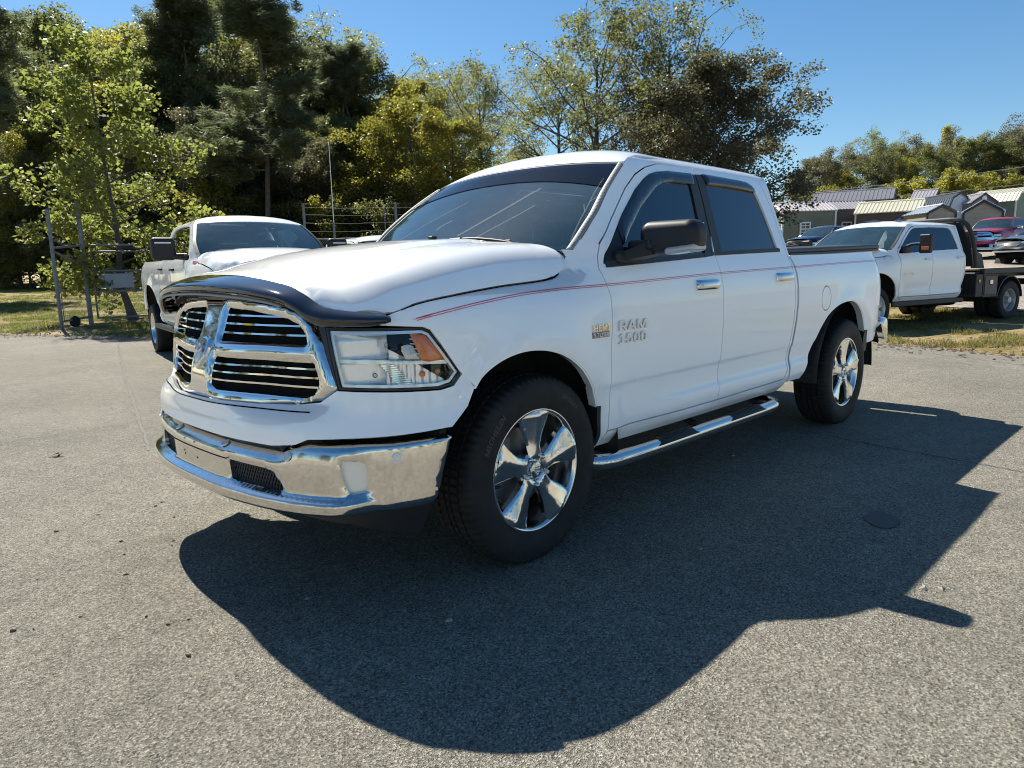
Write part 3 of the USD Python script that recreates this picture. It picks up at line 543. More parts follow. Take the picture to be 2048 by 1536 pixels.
for s in both:
    part(ram, 'fender', MS(P_fender, s), WHITE)
    part(ram, 'cab_frame', MS(P_cab, s), WHITE)
    d = part(ram, 'front_door', MS(P_fd, s), WHITE)
    part(d, 'window_glass', MS(RUBS(gF_glass, off=-.012, flange=0), s), PRIVACY)
    part(d, 'pillar_trim', MS(RUBS(pilF, off=-.003), s), SATIN); part(d, 'mirror_sail', MS(RUBS(sail, off=-.002), s), BLACK)
    part(d, 'belt_moulding', MS(RUBS(beltF, off=.008, round_=(.008, .004)), s), SATIN)
    part(d, 'window_visor', MS(patch(SIDE, vF, h=.02, hb=.012, flange=.012, flip=True, off=.011, round_=(.018, .009)), s), GLOSSBLACK)
    d2 = part(ram, 'rear_door', MS(P_rd, s), WHITE)
    part(d2, 'window_glass', MS(RUBS(gR_glass, off=-.012, flange=0), s), PRIVACY)
    part(d2, 'pillar_trim', MS(RUBS(pilR, off=-.003), s), SATIN)
    part(d2, 'belt_moulding', MS(RUBS(beltR, off=.008, round_=(.008, .004)), s), SATIN)
    part(d2, 'window_visor', MS(patch(SIDE, vR, h=.02, hb=.012, flange=.012, flip=True, off=.011, round_=(.018, .009)), s), GLOSSBLACK)
    b = part(ram, 'bed_side', MS(P_bed, s), WHITE)
    if s > 0: part(b, 'fuel_door', P_fuel, WHITE)
    part(ram, 'tail_lamp', MS(patch(SIDE, tail, h=.03, hb=.012, flange=.03, flip=True, off=.004, round_=(.02, .008)), s), RED)
    # window rubber behind the glass edge, seal between cab and bed
    part(ram, 'cab_corner_trim', MS(patch(lambda a, b_: SIDE(a, b_)-np.array([0, .012, 0]), LineString([(x+.006, v) for x, v in gapx]).buffer(.012, cap_style=2), h=.05, hb=.02, flange=.02, flip=True), s), GREYTRIM)
    # dark inside faces: arches, inner shell
    for xc, nm in ((0.0, 'wheel_liner'), (-WB, 'wheel_liner')):
        g = lathe([(.575, .985), (.60, .95), (.60, .52), (.30, .50)], 40, angle=40, a0=.03 if xc == 0 else -.02, a1=np.pi+(.10 if xc == 0 else .02))
        part(ram, nm, MS(g.mv((xc-(.0 if xc == 0 else -.0), 0, .41)), s), LINER)
    inner = unary_union([K(hoodline+[(-.40, 1.33), (-.536, 1.36), (-2.53, 1.33), (-2.6, 1.29), (-4.45, 1.32), (-4.45, .72), (-4.0, .64), (-2.6, .48), (-.5, .43), (-.42, .5), (.42, .83), (.70, 1.0)])]).buffer(0)
    inner = inner.difference(Point(0, .41).buffer(.56)).difference(Point(-WB+.02, .41).buffer(.575)).difference(K(archR).buffer(.01)).difference(K(archF+[(.0, .3)]).buffer(.01))
    part(ram, 'inner_structure', MS(patch(SIDE, inner, h=.08, hb=.05, flange=0, flip=True, off=-.030), s), VOID)
    upper = shell.buffer(-.012).difference(unary_union([glassF, glassR]).buffer(.004)).intersection(sbox(-3, 1.25, 0, 2))
    part(ram, 'inner_structure', MS(patch(SIDE, upper, h=.08, hb=.04, flange=0, flip=True, off=-.026), s), VOID)
    for fl in (K([(-.405, .63), (-.428, .63), (-.438, .52), (-.475, .42), (-.44, .42), (-.41, .55)]), K([(-3.905, .715), (-3.945, .715), (-3.985, .60), (-3.99, .54), (-3.95, .54), (-3.91, .63)])):
        part(ram, 'splash_guard', MS(patch(SIDE, fl, h=.03, hb=.015, flange=.06, flip=True, off=.006), s), BLACK)
    for arch in (archF, archR):
        part(ram, 'arch_lip', MS(patch(SIDE, LineString(arch).buffer(.006), h=.02, hb=.012, flange=.05, flip=True, off=.002, round_=(.006, .004)), s), WHITE)
# red pinstripe, door handles, lettering (driver's side)
pin = [(.595, 1.106), (.538, 1.117), (.449, 1.131), (.294, 1.151), (.058, 1.173), (-.136, 1.183), (-.5, 1.194), (-1.548, 1.226), (-2.566, 1.245), (-3.603, 1.265), (-4.46, 1.277)]
pl = LineString([(x, PCH([q[0] for q in pin[::-1]], [q[1] for q in pin[::-1]])(x)) for x in np.linspace(-4.46, .595, 160)])
pa, pb = pl.buffer(.0016, cap_style=2), shapely.affinity.translate(pl, 0, -.0075).buffer(.0012, cap_style=2)
tip = K([(.615, 1.101), (.555, 1.1165), (.52, 1.1185), (.545, 1.112)])
for q in (pa, pb, tip):
    for s in both: part(ram, 'pinstripe', MS(patch(SIDE, q.intersection(sbox(-4.5, .5, .7, 1.5)), h=.5, hb=.03, flange=0, flip=True, off=.0012), s), PIN)
def handle(xa, xb, v0, v1):
    cup = sbox(xb, v0-.012, xa, v1+.004).buffer(.010); gr = sbox(xb+.012, v0+.012, xa-.008, v1+.006).buffer(.008)
    fnc = lambda a, b: SIDE(a, b)+np.stack([np.zeros_like(a), .030*np.sqrt(np.clip(1-((a-(xa+xb)/2)/((xa-xb)/2*1.12))**2, 0, 1)), np.zeros_like(a)], -1)
    return patch(SIDE, cup, h=.02, hb=.008, flange=.01, flip=True, off=.003, round_=(.01, .003)), patch(fnc, gr, h=.012, hb=.006, flange=.018, flip=True, off=.004, round_=(.016, .012))
for xa, xb, v0, v1 in ((-1.262, -1.508, 1.134, 1.178), (-2.245, -2.49, 1.152, 1.196)):
    for s in both:
        cup, gr = handle(xa, xb, v0, v1)
        h = part(ram, 'door_handle', MS(gr, s), CHROME); part(h, 'handle_cup', MS(cup, s), WHITE)
text_on.sign = -1
def badge(txt, x, v, h, w, shear=.0):
    m0 = meshkit.text_mesh(txt, h, .004, True); k = w/m0.bounds[1][0]
    return text_on(SIDE, txt, x, v, h, -1, depth=.008, off=.001, bold=True, wide=k)
BADGE_EDGE = M('badge_edge', (.10, .10, .10), .4, .6)
part(ram, 'model_lettering', [badge('RAM', -.545, .974, .044, .235), badge('1500', -.545, .912, .044, .235)], BADGE)
bg = lambda t, x, v, h, w: text_on(SIDE, t, x, v, h, -1, depth=.002, off=.0004, bold=True, wide=w/meshkit.text_mesh(t, h, .004, True).bounds[1][0])
part(ram, 'engine_badge', [badge('HEMI', -.352, .985, .028, .125)], CHROME)
part(ram, 'engine_badge_plate', [patch(SIDE, sbox(-.480, .953, -.349, .981), h=.03, hb=.02, flange=.004, flip=True, off=.003)], M('badge_bronze', (.26, .20, .16), .3, .6))
part(ram, 'engine_badge_text', [text_on(SIDE, '5.7 LITER', -.353, .958, .017, -1, depth=.005, off=.003, bold=True, wide=.115/meshkit.text_mesh('5.7 LITER', .017, .004, True).bounds[1][0])], BADGE)
# hood, cowl, deflector
def hy_at(x, z):
    ys = np.linspace(.3, 1.0, 400); return float(np.interp(-z, -HOOD(np.full(400, x), ys)[:, 2], ys))
he = [(float(x), float(_hy(x))) for x in np.linspace(.70, -.25, 30)]+[(-.300, hy_at(-.300, 1.268)), (-.346, hy_at(-.346, 1.318)), (-.335, hy_at(-.335, 1.352)), (-.25, .60), (-.165, .42), (-.135, .2), (-.13, 0)]
hf = [(float(x), float(y)) for x, y in zip(*(lambda u: PLAN(u, hood_off(u)))(np.array([0, .1, .2, .3, .4, .5, .55, .6, .64, .68, .72, .76, .80, .84, .87])))]
hood_poly = K(hf+he+[(x, -y) for x, y in (hf+he)[::-1]]).buffer(0).buffer(-.0012)
part(ram, 'hood', patch(HOOD, hood_poly, h=.035, hb=.02, flange=.02, rows=list(np.r_[np.arange(-.94, -.6, .012), np.arange(.6, .94, .012), np.arange(.38, .52, .02), -np.arange(.38, .52, .02)])), WHITE)
part(ram, 'hood_deflector', patch(DEFL, sbox(-1.0, 0, 1.0, 1).difference(unary_union([sbox(-1.1, -.1, -.985, .12), sbox(.985, -.1, 1.1, .12), sbox(-1.1, .85, -.985, 1.1), sbox(.985, .85, 1.1, 1.1)])), h=.03, hb=.02, flange=.014, round_=(.03, .006)), DEFL_M)
for s in both: part(ram, 'hood_gap', MS(patch(SIDE, LineString([(x, v-.003) for x, v in hoodline if x < .66]).buffer(.0016), h=.1, hb=.02, flange=0, flip=True, off=.0025), s), VOID)
part(ram, 'deflector_edge', tube(np.stack([*PLAN(np.linspace(-.60, .60, 60), .016), _db(np.abs(np.linspace(-.60, .60, 60)))-.008], -1), .006, 8), GREYTRIM)
def COWL(y, t): 
    y, t = np.broadcast_arrays(np.asarray(y, float), np.asarray(t, float)); k = 1-np.clip(np.abs(y)/.86, 0, 1)**2
    return np.stack([-.36+.26*k-t*(.14+.12*k), y, 1.335+.045*k-.03*t+.012], -1)
part(ram, 'cowl_panel', patch(COWL, sbox(-.84, 0, .84, 1), h=.06, hb=.05, flange=.02, flip=False), BLACK)
# windshield, header seal, wipers
part(ram, 'windshield', patch(WSHIELD, sbox(-.985, 0.0, .985, .985), h=.05, hb=.03, flange=0, cols=list(np.r_[np.linspace(.86, .98, 9), -np.linspace(.86, .98, 9)])), WSG)
def arc_top(s): return .80-.10*np.abs(s)**2.5
ss = np.linspace(-.985, .985, 40)
part(ram, 'shade_band', patch(lambda a, b: WSHIELD(a, b)+np.array([.002, 0, .003]), K([(s, .985) for s in ss]+[(s, arc_top(s)) for s in ss[::-1]]), h=.04, hb=.03, flange=0, cols=list(np.r_[np.linspace(.86, .98, 9), -np.linspace(.86, .98, 9)])), WSBAND)
for pts, w in (([(.16, .19), (.194, .241), (.323, .441), (.451, .632), (.50, .69)], .010), ([(.30, .12), (.335, .161), (.461, .351), (.56, .50)], .006), ([(-.13, .28), (-.11, .33), (-.06, .375)], .007), ([(.957, .10), (.93, .40), (.927, .651), (.93, .80)], .004), ([(.93, .45), (.90, .52)], .003), ([(.93, .55), (.955, .60)], .003), ([(-.5, .2), (-.3, .42), (-.1, .6)], .004)):
    part(ram, 'dust_streak', patch(lambda a, b: WSHIELD(a, b)+np.array([.002, 0, .003]), LineString(pts).buffer(w), h=.1, hb=.03, flange=0), DUST)
ins = part(ram, 'inspection_sticker', patch(lambda a, b: WSHIELD(a, b)-np.array([.002, 0, .003]), sbox(-.93, .05, -.86, .13), h=.1, hb=.1, flange=0), PAPER)
for s in both: part(ram, 'windshield_trim', MS(patch(WSHIELD, sbox(.962, .0, .999, .99), h=.008, hb=.012, flange=.02, off=.010, round_=(.012, .006)), s), GREYTRIM)
part(ram, 'windshield_trim', patch(WSHIELD, sbox(-.99, .978, .99, .992), h=.05, hb=.03, flange=.01, off=.002), RUBBER_TRIM)
for y0, y1 in ((.68, -.02), (.0, -.66)):
    A = np.array([WSHIELD(q/.86, .06) for q in np.linspace(y0-.12, y1, 14)])+[.028, 0, .022]
    arm = smooth_path([WSHIELD(y0/.86, .0)+[.06, 0, .005], WSHIELD((y0-.12)/.86, .03)+[.05, 0, .03], A[6]+[.012, 0, .016], A[8]], 20)
    w = part(ram, 'wiper', tube(arm, np.linspace(.013, .006, 20), 8), BLACK); part(w, 'wiper_blade', [tube(A, .007, 6), bx(A[7]+[.01, 0, .012], (.03, .09, .022), .004)], RUBBER_TRIM)
for y in (.30, -.30): part(ram, 'washer_nozzle', rbox(HOOD(np.float64(-.02), np.float64(y))+[0, 0, .006], (.035, .035, .018), .008), BLACK)
# roof
rtop = [(-.956, 1.823), (-1.02, 1.868), (-1.12, 1.892), (-1.25, 1.900), (-1.6, 1.900), (-2.0, 1.900), (-2.50, 1.900), (-2.565, 1.885), (-2.592, 1.86)]
rs = [(float(SIDE(x, v)[0]), float(SIDE(x, v)[1])) for x, v in rtop]
rf = [tuple(WSHIELD(s, .995)[:2]) for s in np.linspace(-.97, .97, 25)]
rx = K(rf+rs+[(-2.62, .55), (-2.645, .2), (-2.645, -.2), (-2.62, -.55)]+[(x, -y) for x, y in rs[::-1]]).buffer(0).buffer(-.0015)
part(ram, 'roof', patch(ROOFH, rx, h=.04, hb=.025, flange=.03, cols=list(np.linspace(-1.2, -.86, 18))), WHITE)
fin = hull([(-2.33, -.02, 1.945), (-2.33, .02, 1.945), (-2.52, .03, 1.94), (-2.52, -.03, 1.94), (-2.50, .006, 2.01), (-2.50, -.006, 2.01), (-2.53, .006, 2.0), (-2.53, -.006, 2.0)])
part(ram, 'antenna_fin', fin, GLOSSBLACK)
# cab back wall and rear glass
def BACK(y, z): 
    y, z = np.broadcast_arrays(np.asarray(y, float), np.asarray(z, float)); return np.stack([-2.556-.0*y-.03*sm((z-1.3)/.6), y, z], -1)
bw = K([(-.94, .55), (.94, .55), (.955, 1.0), (.93, 1.33), (.80, 1.66), (.725, 1.84), (.5, 1.90), (-.5, 1.90), (-.725, 1.84), (-.80, 1.66), (-.93, 1.33), (-.955, 1.0)])
rg = K([(-.70, 1.40), (.70, 1.40), (.62, 1.76), (-.62, 1.76)]).buffer(.03)
bk = part(ram, 'cab_back', patch(BACK, bw.difference(rg), h=.12, hb=.06, flange=.02, flip=True), WHITE); part(bk, 'rear_window', patch(BACK, rg, h=.2, hb=.1, flange=0, flip=True), FARGLASS)
# grille
half = [(.797, .862), (.773, .931), (.728, 1.037), (.678, 1.108), (.612, 1.158), (.491, 1.184), (.186, 1.202), (0, 1.205)]
lowh = [(0, .796), (.136, .796), (.43, .798), (.639, .808), (.729, .818)]
gout = K(half+[(-u, z) for u, z in half[-2::-1]]+[(-u, z) for u, z in lowh[:0:-1]]+lowh)
def op(pts): return K(pts).buffer(-.012).buffer(.012)
oU = op([(.105, 1.150), (.313, 1.141), (.52, 1.118), (.600, 1.096), (.642, 1.062), (.662, 1.018), (.103, 1.018)])
oL = op([(.103, .957), (.690, .953), (.716, .880), (.690, .834), (.655, .822), (.14, .822), (.098, .836)])
mirp = lambda q: shapely.affinity.scale(q, -1, 1, origin=(0, 0))
ops = [oU, oL, mirp(oU), mirp(oL)]
gr = part(ram, 'grille_surround', patch(FRONT, gout.difference(unary_union(ops)), h=.016, hb=.008, flange=.045, round_=(.030, .016)), CHROME)
part(ram, 'grille_backing', patch(FRONT, gout.buffer(-.02), h=.08, hb=.05, flange=0, off=-.05), VOID)
for q, zs in ((oU, (1.122, 1.088, 1.053)), (oL, (.930, .897, .862)), (mirp(oU), (1.122, 1.088, 1.053)), (mirp(oL), (.930, .897, .862))):
    for z in zs:
        b = LineString([(-.9, z), (.9, z)]).buffer(.0036).intersection(q.buffer(.004))
        if not b.is_empty: part(gr, 'grille_bar', patch(FRONT, b, h=.01, hb=.006, flange=.02, off=-.014, round_=(.006, .006)), CHROME)
# emblem: ram's head on a shield
FE = lambda a, b: FRONT(a, b)+np.array([.012, 0, 0])
sh = shapely.affinity.scale(K([(-.036, 1.012), (0, 1.020), (.036, 1.012), (.040, .985), (.036, .955), (0, .908), (-.036, .955), (-.040, .985)]), 1.15, 1.12)
em = part(ram, 'grille_emblem', patch(FE, sh.buffer(.006), h=.008, hb=.005, flange=.012, round_=(.008, .006)), CHROME)
hd = [patch(FE, K([(-.011, .995), (.011, .995), (.016, .965), (.009, .925), (-.009, .925), (-.016, .965)]), h=.006, hb=.004, flange=.01, off=.012, round_=(.012, .012))]
for s in (-1, 1):
    t = np.linspace(0, 1, 26); ang = np.pi*.5-s*0+t*np.pi*1.75; rr = .018-.008*t
    pts = np.array([FE(np.float64(s*(.016+r*np.cos(a_)*.85-.0)), np.float64(.985+r*np.sin(a_))) for r, a_ in zip(rr, ang if True else ang)])+[.012, 0, 0]
    hd.append(tube(pts, np.linspace(.008, .004, 26), 8))
part(em, 'emblem_head', hd, BADGE)
# headlamps
head = K([(.752, 1.078), (1.129, 1.070), (1.158, 1.058), (1.277, .896), (1.231, .857), (1.174, .848), (.808, .864)])
def HBACK(a, b):
    u = np.abs(np.asarray(a, float)); b = np.asarray(b, float)
    upA = .014+.060*np.clip((u-.76)/.225, 0, 1)**1.6-.16*(b-1.015)+.30*np.clip(b-1.03, 0, .1)
    loA = .014+.050*np.clip((u-.79)/.20, 0, 1)**1.6-.16*(b-.905)
    upB = .024-.14*(b-1.0)+.005*np.sin(u*95)*(b > 1.0)+.004*np.sin(u*95+2)*(b <= 1.0)
    loB = .020-.12*(b-.90)+.0030*np.sin(u*190)
    d = np.where(b > .955, np.where(u < .985, upA, upB), np.where(u < .97, loA, loB))
    return FRONT(a, b, -.020-d)
amber = K([(1.075, 1.055), (1.140, 1.046), (1.222, .950), (1.150, .945), (1.118, .952)])
rib = K([(.955, .945), (1.005, .945), (1.075, .870), (1.02, .870)])
for s in both:
    Q = (lambda q: q) if s > 0 else mirp
    hl = part(ram, 'headlamp', patch(HBACK, Q(head.buffer(-.006)), h=.009, hb=.009, flange=0, cols=[.984, .986, -.984, -.986, .969, .971, -.969, -.971], rows=[.9545, .9555]), REFL)
    part(hl, 'lamp_gasket', patch(FRONT, Q(head.buffer(.0035).difference(head.buffer(-.003))), h=.02, hb=.012, flange=.03, off=-.004), SATIN)
    part(hl, 'lamp_bezel', [patch(FRONT, Q(head.buffer(-.006).difference(head.buffer(-.017))), h=.02, hb=.01, flange=.03, off=-.010, round_=(.006, .004)), patch(FRONT, Q(LineString([(.81, .950), (.95, .957), (1.27, .915)] if False else [(.79, .962), (.93, .957), (1.26, .937)]).buffer(.007)), h=.02, hb=.008, flange=.03, off=-.016, round_=(.007, .005))], REFL)
    part(hl, 'lamp_divider', [patch(FRONT, Q(K([(.992, 1.060), (1.075, 1.060), (1.115, .957), (1.055, .960)])), h=.012, hb=.008, flange=.03, off=-.024, round_=(.008, .004))]+[patch(FRONT, Q(LineString([(1.075, z), (1.105, z-.004)]).buffer(.0022)), h=.02, hb=.01, flange=.004, off=-.018) for z in (1.035, 1.018, 1.0, .982)], SATIN_SILVER)
    part(hl, 'side_reflector', patch(FRONT, Q(amber), h=.012, hb=.008, flange=.02, off=-.012, round_=(.010, .005)), AMBER)
    part(hl, 'ribbed_trim', [patch(FRONT, Q(rib.intersection(LineString([(.9, z), (1.2, z)]).buffer(.0026))), h=.02, hb=.006, flange=.012, off=-.018, round_=(.003, .002)) for z in np.arange(.874, .944, .0075)], BRIGHT)
    part(hl, 'bulb', [tm(trimesh.creation.icosphere(2, .011)).mv(FRONT(np.float64(s*.985), np.float64(1.012), -.05)), tm(trimesh.creation.icosphere(2, .009)).mv(FRONT(np.float64(s*.93), np.float64(.903), -.05))], CLEAR)
    part(hl, 'turn_bulb', [tm(trimesh.creation.icosphere(2, .012)).mv(FRONT(np.float64(s*1.12), np.float64(.90), -.03)), tm(trimesh.creation.icosphere(2, .010)).mv(FRONT(np.float64(s*1.185), np.float64(.905), -.026))], AMBER)
    part(hl, 'lamp_lens', patch(FRONT, Q(head.buffer(-.005)), h=.03, hb=.015, flange=0, off=.001), CLEAR)
    st = K([(.722, 1.083), (.748, 1.083), (.806, .862), (.793, .861)]) if False else K([(.712, 1.088), (.744, 1.086), (.802, .860), (.800, .858), (.777, .93), (.735, 1.04)])
    part(ram, 'lamp_side_trim', patch(FRONT, Q(st), h=.02, hb=.01, flange=.03, off=-.004), SATIN)
# fascia, bumper
fb = [(0, .650), (.55, .650), (.66, .664), (.71, .686), (1.19, .702), (1.201, .700), (1.29, .765), (1.334, .829), (1.289, .894), (1.237, .847), (1.176, .838), (.812, .855), (.799, .856), (.731, .811), (.639, .800), (.43, .790), (0, .788)]
fas = K(fb+[(-u, z) for u, z in fb[-2:0:-1]])
part(ram, 'bumper_fascia', patch(FRONT, fas, h=.03, hb=.014, flange=.03, rows=[.69, .71, .73, .75, .77, .785]), WHITE)
part(ram, 'fascia_seam', patch(FRONT, LineString([(-.70, .778), (-.4, .775), (.4, .775), (.70, .778)]).buffer(.0022), h=.1, hb=.02, flange=0, off=.0012), VOID)
bt = [(0, .640), (.55, .640), (.655, .655), (.70, .673), (1.19, .675), (1.237, .674), (1.21, .645), (1.18, .564), (1.136, .423), (1.105, .413), (.996, .412), (.75, .410), (.5, .407), (0, .405)]
bp = K(bt+[(-u, z) for u, z in bt[-2:0:-1]])
o1 = op([(.275, .560), (.50, .558), (.545, .548), (.585, .505), (.600, .480), (.285, .480)])
fogp = op([(.815, .610), (.875, .610), (.898, .596), (.903, .555), (.897, .492), (.845, .486), (.828, .53)])
bumper = part(ram, 'front_bumper', patch(BUMPER, bp.difference(unary_union([o1, mirp(o1), fogp, mirp(fogp)])), h=.022, hb=.012, flange=.035, rows=[.405, .42, .44, .45, .456, .462, .468, .475, .482, .64, .655, .662, .668], round_=(.012, .008)), CHROME_DUSTY)
for s in both:
    Q = (lambda q: q) if s > 0 else mirp
    part(bumper, 'bumper_opening', [patch(BUMPER, Q(o1.buffer(.008)), h=.04, hb=.02, flange=0, off=-.045)], VOID)
    mesh = [patch(BUMPER, Q(LineString([(x, .47), (x+.05, .57)]).buffer(.002).intersection(o1)), h=.05, hb=.02, flange=.004, off=-.028) for x in np.arange(.22, .62, .016)]+[patch(BUMPER, Q(LineString([(x+.05, .47), (x, .57)]).buffer(.002).intersection(o1)), h=.05, hb=.02, flange=.004, off=-.030) for x in np.arange(.22, .62, .016)]
    part(bumper, 'opening_mesh', mesh, SATIN)
    part(bumper, 'fog_lamp_cover', patch(BUMPER, Q(fogp.buffer(.004)), h=.015, hb=.01, flange=0, off=-.024), SATIN_SILVER)
    part(bumper, 'bumper_end_seal', patch(BUMPER, Q(K([(1.125, .66), (1.20, .672), (1.20, .655)])), h=.03, hb=.02, flange=0, off=.002), VOID)
    for u, z in ((.235, .616), (.623, .617), (.995, .614)):
        c = BUMPER(np.float64(s*u), np.float64(z)); n = np.cross(BUMPER(np.float64(s*u+.003), np.float64(z))-c, BUMPER(np.float64(s*u), np.float64(z+.003))-c); n /= np.linalg.norm(n)
        e = np.cross(n, [0, 0, 1.]); e /= np.linalg.norm(e); up = np.cross(e, n); Rm = np.stack([e, n, up], 1)
        d = lathe([(0, .0045), (.009, .0045), (.0095, .003), (.013, .003), (.0135, .0045), (.0185, .004), (.0195, .0)], 28, angle=40)
        part(bumper, 'parking_sensor', d.rot(Rm).mv(c), SATIN_SILVER)
part(bumper, 'plate_bracket_slot', patch(BUMPER, LineString([(-.27, .562), (.27, .562)]).buffer(.0022), h=.1, hb=.03, flange=0, off=.0015), VOID)
for u, z in ((-.13, .585), (-.02, .585), (-.14, .53), (-.135, .515), (.0, .52)):
    part(bumper, 'bolt_hole', patch(BUMPER, Point(u, z).buffer(.0045, 6), h=.01, hb=.005, flange=0, off=.0015), VOID)
dam = [(0, .44), (1.12, .44), (1.15, .40), (1.095, .272), (1.0, .290), (.8, .330), (.6, .342), (0, .345)]
part(ram, 'air_dam', patch(lambda u, z: np.stack([*PLAN(u, -.035-.25*(.43-np.asarray(z))), np.asarray(z)+0*u], -1), K(dam+[(-u, z) for u, z in dam[-2:0:-1]]), h=.05, hb=.03, flange=.03, flip=False), BLACK)
# mirrors
def mirror(s):
    def tp(P):
        P = P.copy(); k = (P[:, 1]+.15)/.30; P[:, 2] += .012*np.sin(np.pi*np.clip(k, 0, 1))*(P[:, 2] > 0)+.012*k*(P[:, 2] < 0); P[:, 0] -= .03*k; return P
    hs = rbox((-.79, 1.135, 1.400), (.14, .30, .155), .05, taper=tp)
    arm = hull(np.vstack([np.array([(-.70, .93, 1.285), (-.70, .93, 1.345), (-.80, .93, 1.29), (-.80, .93, 1.35), (-.60, .93, 1.29), (-.62, .93, 1.33)]), np.array([(-.74, 1.06, 1.325), (-.74, 1.06, 1.395), (-.84, 1.06, 1.33), (-.84, 1.06, 1.39)])]))
    knuckle = rbox((-.765, 1.00, 1.372), (.10, .14, .05), .02)
    lens = rbox((-.785, 1.205, 1.338), (.124, .145, .034), .016, taper=lambda P: P-np.array([.03, 0, 0])*((P[:, 1:2]+.08)/.16)+np.array([0, 0, .018])*((P[:, 1:2]+.08)/.16))
    g = part(ram, 'side_mirror', MS(hs, s), BLACK)
    part(g, 'mirror_arm', [MS(arm, s), MS(knuckle, s), MS(bx((-.70, .945, 1.315), (.20, .05, .065), .015), s)], BLACK)
    part(g, 'turn_signal', MS(lens, s), M('signal_lens', (.36, .36, .36), .15, coat=.8))
    part(g, 'mirror_glass', MS(bx((-.878, 1.135, 1.41), (.006, .24, .12), .002), s), BRIGHT)
for s in both: mirror(s)
# wheels
for s in both:
    for xc, st_ in ((0.0, .0135), (-WB, 0.0)):
        wp = wheel(ram, 'wheel', s); x = UsdGeom.Xform(stage.GetPrimAtPath(wp)); x.AddTranslateOp().Set(Gf.Vec3d(xc, s*.858, .41)); x.AddRotateZOp().Set(math.degrees(st_))
# step bars
for s in both:
    pts = smooth_path([(-.40, .72, .36), (-.40, .86, .352), (-.43, .955, .350), (-.52, 1.0, .350), (-.8, 1.012, .350), (-2.0, 1.012, .350), (-2.22, 1.005, .352), (-2.31, .965, .354), (-2.34, .88, .358), (-2.34, .72, .36)], 90)
    st = part(ram, 'side_step', MS(tube(pts, .0385, 20), s), CHROME)
    for xa, xb in ((-.86, -1.22), (-1.62, -2.03)):
        pad = hull(np.vstack([np.array([(x, y, z) for x in (xa-.02, xb+.02) for y, z in ((.975, .374), (1.0, .393), (1.022, .393), (1.046, .374))]), np.array([(x, y, .362) for x in (xa+.03, xb-.03) for y in (.974, 1.049)])]), 40)
        pd = part(st, 'step_pad', MS(pad, s), BLACK); [part(st, 'pad_rib', MS(bx((x, 1.011, .394), (.008, .04, .004), .001), s), SATIN) for x in np.linspace(xa-.06, xb+.06, 9)]
    for x in (-.62, -1.42, -2.22): part(st, 'step_bracket', MS(tube([(x, .70, .44), (x, .88, .37), (x, .99, .345)], .02, 8), s), SATIN)
# bed top, tonneau, tailgate, rear bumper
for s in both:
    part(ram, 'bed_rail_cap', MS(hull([(x, y, z) for x, y0, z0 in ((-2.60, .935, 1.306), (-4.47, .905, 1.346)) for y, z in ((y0-.005, z0), (y0-.005, z0+.010), (y0-.06, z0+.014), (y0-.06, z0-.02))]), s), SNAP)
    part(ram, 'rail_seal', MS(hull([(x, y, z) for x, y0, z0 in ((-2.60, .925, 1.318), (-4.44, .895, 1.358)) for y, z in ((y0, z0), (y0, z0+.012), (y0-.04, z0+.014), (y0-.04, z0-.01))]), s), SATIN)
def TON(x, y):
    x, y = np.broadcast_arrays(np.asarray(x, float), np.asarray(y, float)); z0 = 1.352+.022*(-2.6-x)
    z = z0+.020*np.clip(1-(np.abs(y)/.90)**6, 0, 1)+.004*np.cos((x+2.6)*2*np.pi/.62); return np.stack([x, y, z], -1)
part(ram, 'tonneau_cover', patch(TON, sbox(-4.46, -.885, -2.60, .885), h=.05, hb=.03, flange=.045), VINYL)
for s in both: part(ram, 'tonneau_edge', tube([(-2.60, s*.880, 1.345), (-4.46, s*.868, 1.387)], .022, 12), VINYL)
part(ram, 'bed_front_wall', bx((-2.60, 0, .98), (.03, 1.80, .62), .004), WHITE)
part(ram, 'tailgate', hull([(x, y, z) for x in (-4.50, -4.565) for y in (-.80, .80) for z in (.80, 1.34)]), WHITE)
rbp = [(-4.38, .955, .74), (-4.44, .97, .76), (-4.60, .93, .76), (-4.70, .80, .76), (-4.72, 0, .76)]
def RB(u, z): 
    q = PCH([0, .8, .95, 1.1, 1.28], np.array([(-4.70, 0), (-4.69, .80), (-4.655, .90), (-4.56, .955), (-4.40, .962)]))(np.abs(u)); k = .03*np.sin(np.pi*np.clip((np.asarray(z)-.5)/.28, 0, 1))
    x = q[..., 0]-k*(np.abs(u) < 1); y = (q[..., 1]+k*(np.abs(u) >= 1)*.5)*np.where(u < 0, -1, 1); return np.stack([x, y, np.asarray(z)+0*u], -1)
rbo = [(0, .775), (1.22, .775), (1.275, .745), (1.24, .66), (1.13, .575), (1.0, .53), (0, .52)]
part(ram, 'rear_bumper', patch(RB, K(rbo+[(-u, z) for u, z in rbo[-2:0:-1]]), h=.04, hb=.02, flange=.05, flip=True, round_=(.02, .012)), CHROME)
part(ram, 'bumper_step', hull([(x, y, z) for x, yy in ((-4.5, .94), (-4.66, .86)) for y in (-yy, yy) for z in (.73, .77)]), BLACK)
